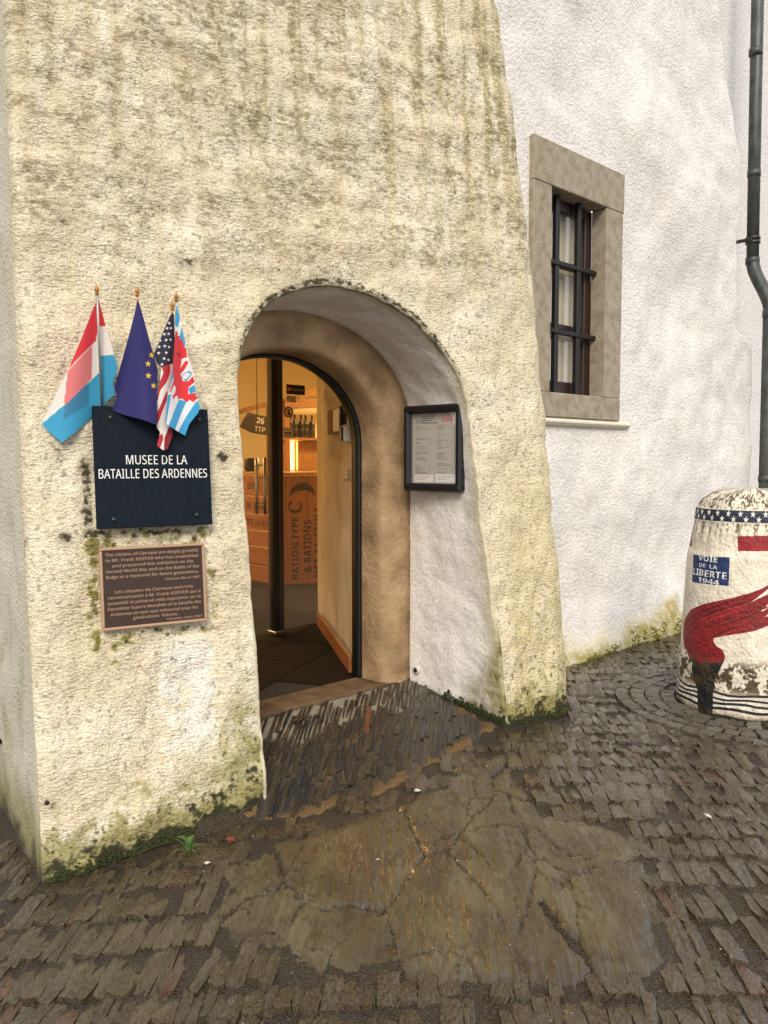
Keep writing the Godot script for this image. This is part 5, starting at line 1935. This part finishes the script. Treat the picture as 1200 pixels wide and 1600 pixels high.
func paint_milestone(w: int, h: int) -> Image:
	var im := Image.create(w, h, false, Image.FORMAT_RGB8)
	im.fill(s(230, 220, 202))
	var at := func(th: float, hh: float) -> Vector2: return Vector2((th + 180.0) / 360.0 * w, (1.0 - hh / 1.3) * h)
	var poly := func(xy: Array, col: Color) -> void:
		var p := PackedVector2Array()
		for k in range(0, xy.size(), 2):
			p.append(at.call(xy[k], xy[k + 1]))
		fill(im, p, col)
	# band of stars
	var y0: Vector2 = at.call(-180, 1.165)
	var y1: Vector2 = at.call(180, 1.10)
	im.fill_rect(Rect2i(0, int(y0.y), w, int(y1.y - y0.y)), s(30, 38, 56))
	for k in 30:
		fill(im, star(at.call(-178.0 + k * 12.0, 1.147), 12.5, 0.1 * sin(k * 3.0)), s(232, 230, 226))
		fill(im, star(at.call(-172.5 + k * 12.0, 1.118), 12.5, 0.1 * cos(k * 5.0)), s(232, 230, 226))
	# red bar and the sliver at the left
	poly.call([-11.6, 1.026, 40, 1.040, 40, 0.955, -10.5, 0.945], s(150, 22, 30))
	poly.call([-90, 1.022, -78.8, 1.026, -72, 0.939, -90, 0.927], s(110, 50, 40))
	# name plate
	poly.call([-61, 0.897, -17.4, 0.908, -16.7, 0.751, -58.5, 0.739], s(28, 48, 98))
	var lw := s(232, 232, 228)
	print_text(im, "VOIE", at.call(-40.0, 0.872), 19, lw, 98, "Droid Sans", true, 0.5, 0.0)
	print_text(im, "DE  LA", at.call(-39.0, 0.834), 13, lw, 92, "Droid Sans", true, 0.5, 0.0)
	print_text(im, "LIBERTE", at.call(-38.5, 0.785), 22, lw, 166, "Droid Sans", true, 0.5, 0.0)
	print_text(im, "1944", at.call(-37.5, 0.748), 17, lw, 104, "Droid Sans", true, 0.5, 0.0)
	# water lines at the foot
	var ink := s(22, 26, 38)
	for k in 5:
		var base: float = [0.160, 0.131, 0.106, 0.075, 0.030][k]
		var p := PackedVector2Array()
		var thick: float = [0.013, 0.012, 0.014, 0.016, 0.030][k]
		for i in 73:
			var th := -180.0 + i * 5.0
			p.append(at.call(th, base + 0.006 * sin(th * 0.14 + k) + 0.010 * (th / 60.0)))
		for i in range(72, -1, -1):
			var th := -180.0 + i * 5.0
			p.append(at.call(th, base - thick + 0.006 * sin(th * 0.14 + k) + 0.010 * (th / 60.0)))
		fill(im, p, ink)
	# torch and flame
	poly.call([-47.6, 0.300, -17.7, 0.340, -20.7, 0.282, -25.1, 0.213, -24.8, 0.176, -26.0, 0.142, -25.6, 0.0, -39.6, 0.0, -41.6, 0.136, -43.9, 0.164, -48.8, 0.215, -50, 0.26], s(24, 24, 24))
	var flame := [-41.4, 0.288, -56.1, 0.308, -66.2, 0.345, -73.0, 0.414, -72.0, 0.489, -59.1, 0.573, -41.9, 0.625, -24.7, 0.663, -11.1, 0.691, -0.1, 0.718, 9.9, 0.746, 20.3, 0.784, 27, 0.81, 1.9, 0.67, 20.3, 0.736, 27.2, 0.75, 8.4, 0.609, 20.3, 0.663, 27.2, 0.68, 11.7, 0.583, 19.4, 0.608, 26.3, 0.62, 16.2, 0.547, 6.1, 0.517, -8.1, 0.49, -19.1, 0.471, -28.1, 0.449, -28.4, 0.43, -25.6, 0.408, -19.5, 0.39, -17.4, 0.354, -18.1, 0.326]
	poly.call(flame, s(132, 22, 28))
	# brush strokes in the flame
	var r := RandomNumberGenerator.new()
	r.seed = 8
	var fp := PackedVector2Array()
	for k in range(0, flame.size(), 2):
		fp.append(at.call(flame[k], flame[k + 1]))
	for k in 700:
		var c: Vector2 = at.call(r.randf_range(-72, 20), r.randf_range(0.31, 0.74))
		if not Geometry2D.is_point_in_polygon(c, fp):
			continue
		var dirn := Vector2(1, -0.22 + r.randf_range(-0.12, 0.12)).normalized() if c.x > (180 - 45.0) / 360.0 * w else Vector2(0.4, 1).normalized()
		var ln := r.randf_range(12, 46)
		var th := r.randf_range(1.0, 3.0)
		var o := dirn.orthogonal() * th
		var e := c + dirn * ln
		if not Geometry2D.is_point_in_polygon(e, fp) or not Geometry2D.is_point_in_polygon(c + o, fp):
			continue
		fill(im, PackedVector2Array([c - o, e, c + o]), [s(104, 16, 24), s(156, 34, 36), s(86, 18, 22), s(142, 30, 32)][r.randi() % 4])
	# feathers: long dark and light strokes running out to the tips
	for k in 15:
		var f := clampf(k / 14.0 + r.randf_range(-0.05, 0.05), 0.0, 0.9)
		var from := r.randf_range(0.0, 0.45)
		var till := r.randf_range(0.7, 1.0)
		var p0: Vector2 = at.call(lerpf(-62, -30, f), lerpf(0.50, 0.37, f * f))
		var p1: Vector2 = at.call(lerpf(-48, -20, f), lerpf(0.60, 0.46, f))
		var p2: Vector2 = at.call(lerpf(18, 10, f), lerpf(0.765, 0.545, f))
		var line := PackedVector2Array()
		var backw := PackedVector2Array()
		for j in 15:
			var t := lerpf(from, till, j / 14.0)
			var q := p0.lerp(p1, t).lerp(p1.lerp(p2, t), t)
			if not Geometry2D.is_point_in_polygon(q, fp):
				if line.size() > 0:
					break
				continue
			var half := (1.2 + 1.8 * sin(k * 2.3)) * sin(PI * (0.06 + 0.88 * j / 14.0)) + 0.5
			line.append(q + Vector2(0, -half))
			backw.append(q + Vector2(0, half))
		backw.reverse()
		line.append_array(backw)
		if line.size() > 8:
			fill(im, line, s(84, 14, 20) if k % 2 else s(168, 44, 44))
	# weathering: brown crust, black specks and flaked paint
	var a := layer(nz(111, 0.012, 4), w, h)
	var b := layer(nz(112, 0.06, 4), w, h)
	var st := layer(nz(113, 0.03, 3), w, h, 1, 8)
	var data := im.get_data()
	for y in h:
		var hh := (1.0 - y / float(h)) * 1.3
		var low := smoothstep(0.37, 0.29, hh) * smoothstep(0.13, 0.2, hh)
		var foot_ := smoothstep(0.07, 0.0, hh)
		var dome := smoothstep(1.165, 1.18, hh)
		var drip := smoothstep(0.93, 1.09, hh) * smoothstep(1.10, 1.09, hh)
		for x in w:
			var i := y * w + x
			var n := a[i] / 255.0
			var f := b[i] / 255.0
			var d := clampf((n * 0.75 + f * 0.45 - 0.52) * 9.0, 0, 1) * low * 0.92
			d = maxf(d, clampf((n * 0.5 + f * 0.7 - 0.56) * 5.0, 0, 1) * dome * 0.85)
			d = maxf(d, clampf((st[i] / 255.0 * 0.7 + f * 0.5 - 0.58) * 5.0, 0, 1) * drip * 0.7)
			d = maxf(d, foot_ * clampf(f * 2.2 - 0.1, 0, 0.95))
			d = maxf(d, clampf((f - 0.72) * 8.0, 0, 1) * 0.35)
			var tone := 0.88 + 0.24 * n * (0.6 + 0.4 * f)
			var k := i * 3
			data[k] = int(clampf(lerpf(data[k] * tone, 62, d), 0, 255))
			data[k + 1] = int(clampf(lerpf(data[k + 1] * tone, 48, d), 0, 255))
			data[k + 2] = int(clampf(lerpf(data[k + 2] * tone, 26, d), 0, 255))
	return Image.create_from_data(w, h, false, Image.FORMAT_RGB8, data)

# ================================================================ weeds, moss, litter
func blob_mesh(seed_: int) -> ArrayMesh:
	var sp := SphereMesh.new()
	sp.radius = 0.5
	sp.height = 0.8
	sp.radial_segments = 7
	sp.rings = 4
	var arr := sp.get_mesh_arrays()
	var v: PackedVector3Array = arr[Mesh.ARRAY_VERTEX]
	var f := nz(seed_, 1.6, 2)
	for i in v.size():
		v[i] *= 1.0 + f.get_noise_3dv(v[i]) * 0.9
	arr[Mesh.ARRAY_VERTEX] = v
	arr[Mesh.ARRAY_NORMAL] = null
	arr[Mesh.ARRAY_TANGENT] = null
	var m := ArrayMesh.new()
	m.add_surface_from_arrays(Mesh.PRIMITIVE_TRIANGLES, arr)
	var st := SurfaceTool.new()
	st.create_from(m, 0)
	st.generate_normals()
	return st.commit()

func scatter(called: String, mesh: Mesh, m: Material, xfs: Array) -> void:
	var mm := MultiMesh.new()
	mm.transform_format = MultiMesh.TRANSFORM_3D
	mm.mesh = mesh
	mm.instance_count = xfs.size()
	for i in xfs.size():
		mm.set_instance_transform(i, xfs[i])
	var o := MultiMeshInstance3D.new()
	o.name = numbered(called, self)
	o.multimesh = mm
	o.material_override = m
	add_child(o, true)
	o.set_meta("kind", "stuff")

func leaf(len: float, wid: float, bend: float, lobes: int) -> SurfaceTool:
	var st := mb(true)
	var rows := 10
	var pts := []
	for i in rows + 1:
		var f := i / float(rows)
		var half := wid * pow(sin(PI * clampf(f, 0.02, 0.985)), 0.8) * (1.0 - 0.35 * f)
		if lobes and i % 2 == 1:
			half *= 0.55
		var y := sin(f * PI * 0.8) * bend * len
		pts.append([Vector3(f * len, y + half * 0.35, -half), Vector3(f * len, y, 0), Vector3(f * len, y + half * 0.35, half)])
	for i in rows:
		for k in 2:
			var below := Vector3(pts[i][k].x, pts[i][k].y - 1.0, 0)
			quad(st, pts[i][k], pts[i][k + 1], pts[i + 1][k + 1], pts[i + 1][k], below)
	return done2(st)

func build_small_things() -> void:
	rng.seed = 21
	# moss cushions at the foot of the porch
	var xfs := []
	for k in 1500:
		var u := rng.randf()
		u = 0.02 + 0.93 * u if rng.randf() < 0.72 else rng.randf_range(2.30, 2.86)
		var dens := 0.4 + 0.6 * smoothstep(-0.2, 0.3, bumps.get_noise_2d(u * 3.0, 9.0))
		if rng.randf() > dens:
			continue
		var hgt := absf(rng.randfn(0, 0.022))
		var v := foot(u) + hgt
		var q := wall(u, v, front_relief(u, v) + 0.002)
		var r := rng.randf_range(0.005, 0.016) * (1.0 - minf(hgt * 8.0, 0.6))
		xfs.append(Transform3D(Basis(Vector3.UP, rng.randf() * TAU) * Basis.from_scale(Vector3(r * 1.5, r * 1.1, r * 1.5)), q))
	for k in 500:
		var f := rng.randf()
		var q := Vector3(3.36, 0, lerpf(-2.65, -3.1, f * f))
		q.y = ground(q.x, q.z) + absf(rng.randfn(0, 0.02))
		var r := rng.randf_range(0.005, 0.015)
		xfs.append(Transform3D(Basis(Vector3.UP, rng.randf() * TAU) * Basis.from_scale(Vector3(r * 1.4, r, r * 1.4)), q + Vector3(0.0, 0, 0)))
	scatter("moss", blob_mesh(3), mats.moss_dark, xfs)
	xfs = []
	for k in 900:
		var x := rng.randf_range(4.4, 6.6)
		var hgt := absf(rng.randfn(0, 0.05)) * (0.3 + smoothstep(4.9, 6.0, x))
		if bumps.get_noise_2d(x * 2.0, 3.0) < -0.15:
			continue
		var r := rng.randf_range(0.004, 0.012)
		xfs.append(Transform3D(Basis(Vector3.UP, rng.randf() * TAU) * Basis.from_scale(Vector3(r * 1.6, r * 1.2, r * 0.8)), Vector3(x, ground(x, -3.1) + hgt, -3.135 + big_face(x, ground(x, -3.1) + hgt))))
	scatter("wall_moss", blob_mesh(6), mats.moss_yellow, xfs)
	# pale grit scattered over the street
	xfs = []
	for k in 260:
		var q := Vector3(rng.randf_range(0.9, 5.0), 0, rng.randf_range(-3.1, -0.8))
		if (q - A).dot(N) < 0.02 and along(q) > -0.1 and along(q) < 2.9 or q.distance_to(Vector3(BOLLARD.x, 0, BOLLARD.z)) < 0.5:
			continue
		var r := rng.randf_range(0.0014, 0.0036)
		xfs.append(Transform3D(Basis(Vector3.UP, rng.randf() * TAU) * Basis.from_scale(Vector3(r * 2.2, r, r * 1.4)), on_ground(q.x, q.z, 0.018)))
	scatter("grit", blob_mesh(4), mats.grit_stone, xfs)
	# pebbles and scraps big enough to count
	var pb := blob_mesh(5)
	for q in [[2.52, -2.476, 0.022, "white oval pebble lying at the edge of the doorway paving"], [3.08, -1.396, 0.024, "white pebble among the cobbles right of the bedrock"], [2.019, -2.202, 0.010, "tiny white pebble in the middle of the bedrock"], [1.584, -2.725, 0.016, "grey white stone chip in front of the weed"]]:
		var o := obj("pebble", pb, mats.pebble_white, self, Transform3D(Basis(Vector3.UP, rng.randf() * TAU) * Basis.from_scale(Vector3(q[2] * 1.6, q[2] * 0.7, q[2])), on_ground(q[0], q[1], 0.024)))
		tag(o, q[3], "pebble", "pale pebbles on the street")
	# the weed
	var w := thing("weed", "small green weed growing from the foot of the porch wall", "weed", on_ground(1.585, -2.885, 0.01))
	w.scale = Vector3.ONE * 0.8
	for k in 13:
		var ln := rng.randf_range(0.035, 0.10)
		var b := Basis(Vector3.UP, TAU * k / 9.0 + rng.randf_range(-0.3, 0.3)) * Basis(Vector3.BACK, rng.randf_range(0.1, 0.6))
		obj("leaf", leaf(ln, rng.randf_range(0.006, 0.012), 0.25, 1), mats.leaf_green, w, Transform3D(b, Vector3.ZERO))
	for q in [[2.5, 0.085, 0.028], [0.3, 0.07, 0.022]]:
		obj("broad_leaf", leaf(q[1], q[2], 0.3, 0), mats.leaf_green, w, Transform3D(Basis(Vector3.UP, q[0]) * Basis(Vector3.BACK, 0.7), Vector3(0, 0.02, 0)))
	obj("stem", tubem([Vector3(0, -0.02, 0), Vector3(0.005, 0.03, 0.002)], 0.004, 6), mats.leaf_green, w)
	# the fallen leaf
	var fleaf := PackedVector2Array()
	for k in 22:
		var a := TAU * k / 22.0
		fleaf.append(Vector2(cos(a), sin(a)) * (0.024 if k % 4 == 0 else 0.015) * (1.0 + 0.2 * sin(k * 1.7)))
	var fo := obj("fallen_leaf", prism(fleaf, 0.0015), mats.leaf_red, self, Transform3D(Basis(Vector3.UP, 0.6) * Basis(Vector3.RIGHT, -PI / 2 + 0.2), on_ground(1.735, -2.80, 0.03)))
	tag(fo, "reddish brown fallen leaf near the weed at the wall foot", "leaf")
	# drain stub in the right reveal
	var hp := thing("pipe_stub", "short round pipe end low in the white arch reveal", "pipe", Vector3(3.36, 0.475, -3.321))
	var pst := mb(true)
	tube(pst, [Vector3(0.03, 0, 0), Vector3(-0.004, 0, 0), Vector3(-0.006, 0, 0)], [0.024, 0.024, 0.018], 16)
	obj("pipe_rim", done2(pst), mats.paper_grey, hp)
	obj("pipe_mouth", tubem([Vector3(0.02, 0, 0), Vector3(-0.007, 0, 0)], 0.015, 14), mats.dark_wood, hp)
	# iron stub at the porch corner
	var ir := thing("iron_stub", "rusty iron stub in a hole at the porch's left corner", "iron stub", wall(0.02, 0.373, 0.0))
	obj("stub_pin", tubem([OO * -0.06, OO * -0.002], 0.009, 10), mats.dark_wood, ir)
	obj("stub_plate", boxm(OO * -0.028, Vector3(0.03, 0.075, 0.012), 0.004, Basis(P, VV, OO)), mats.black_iron, ir)
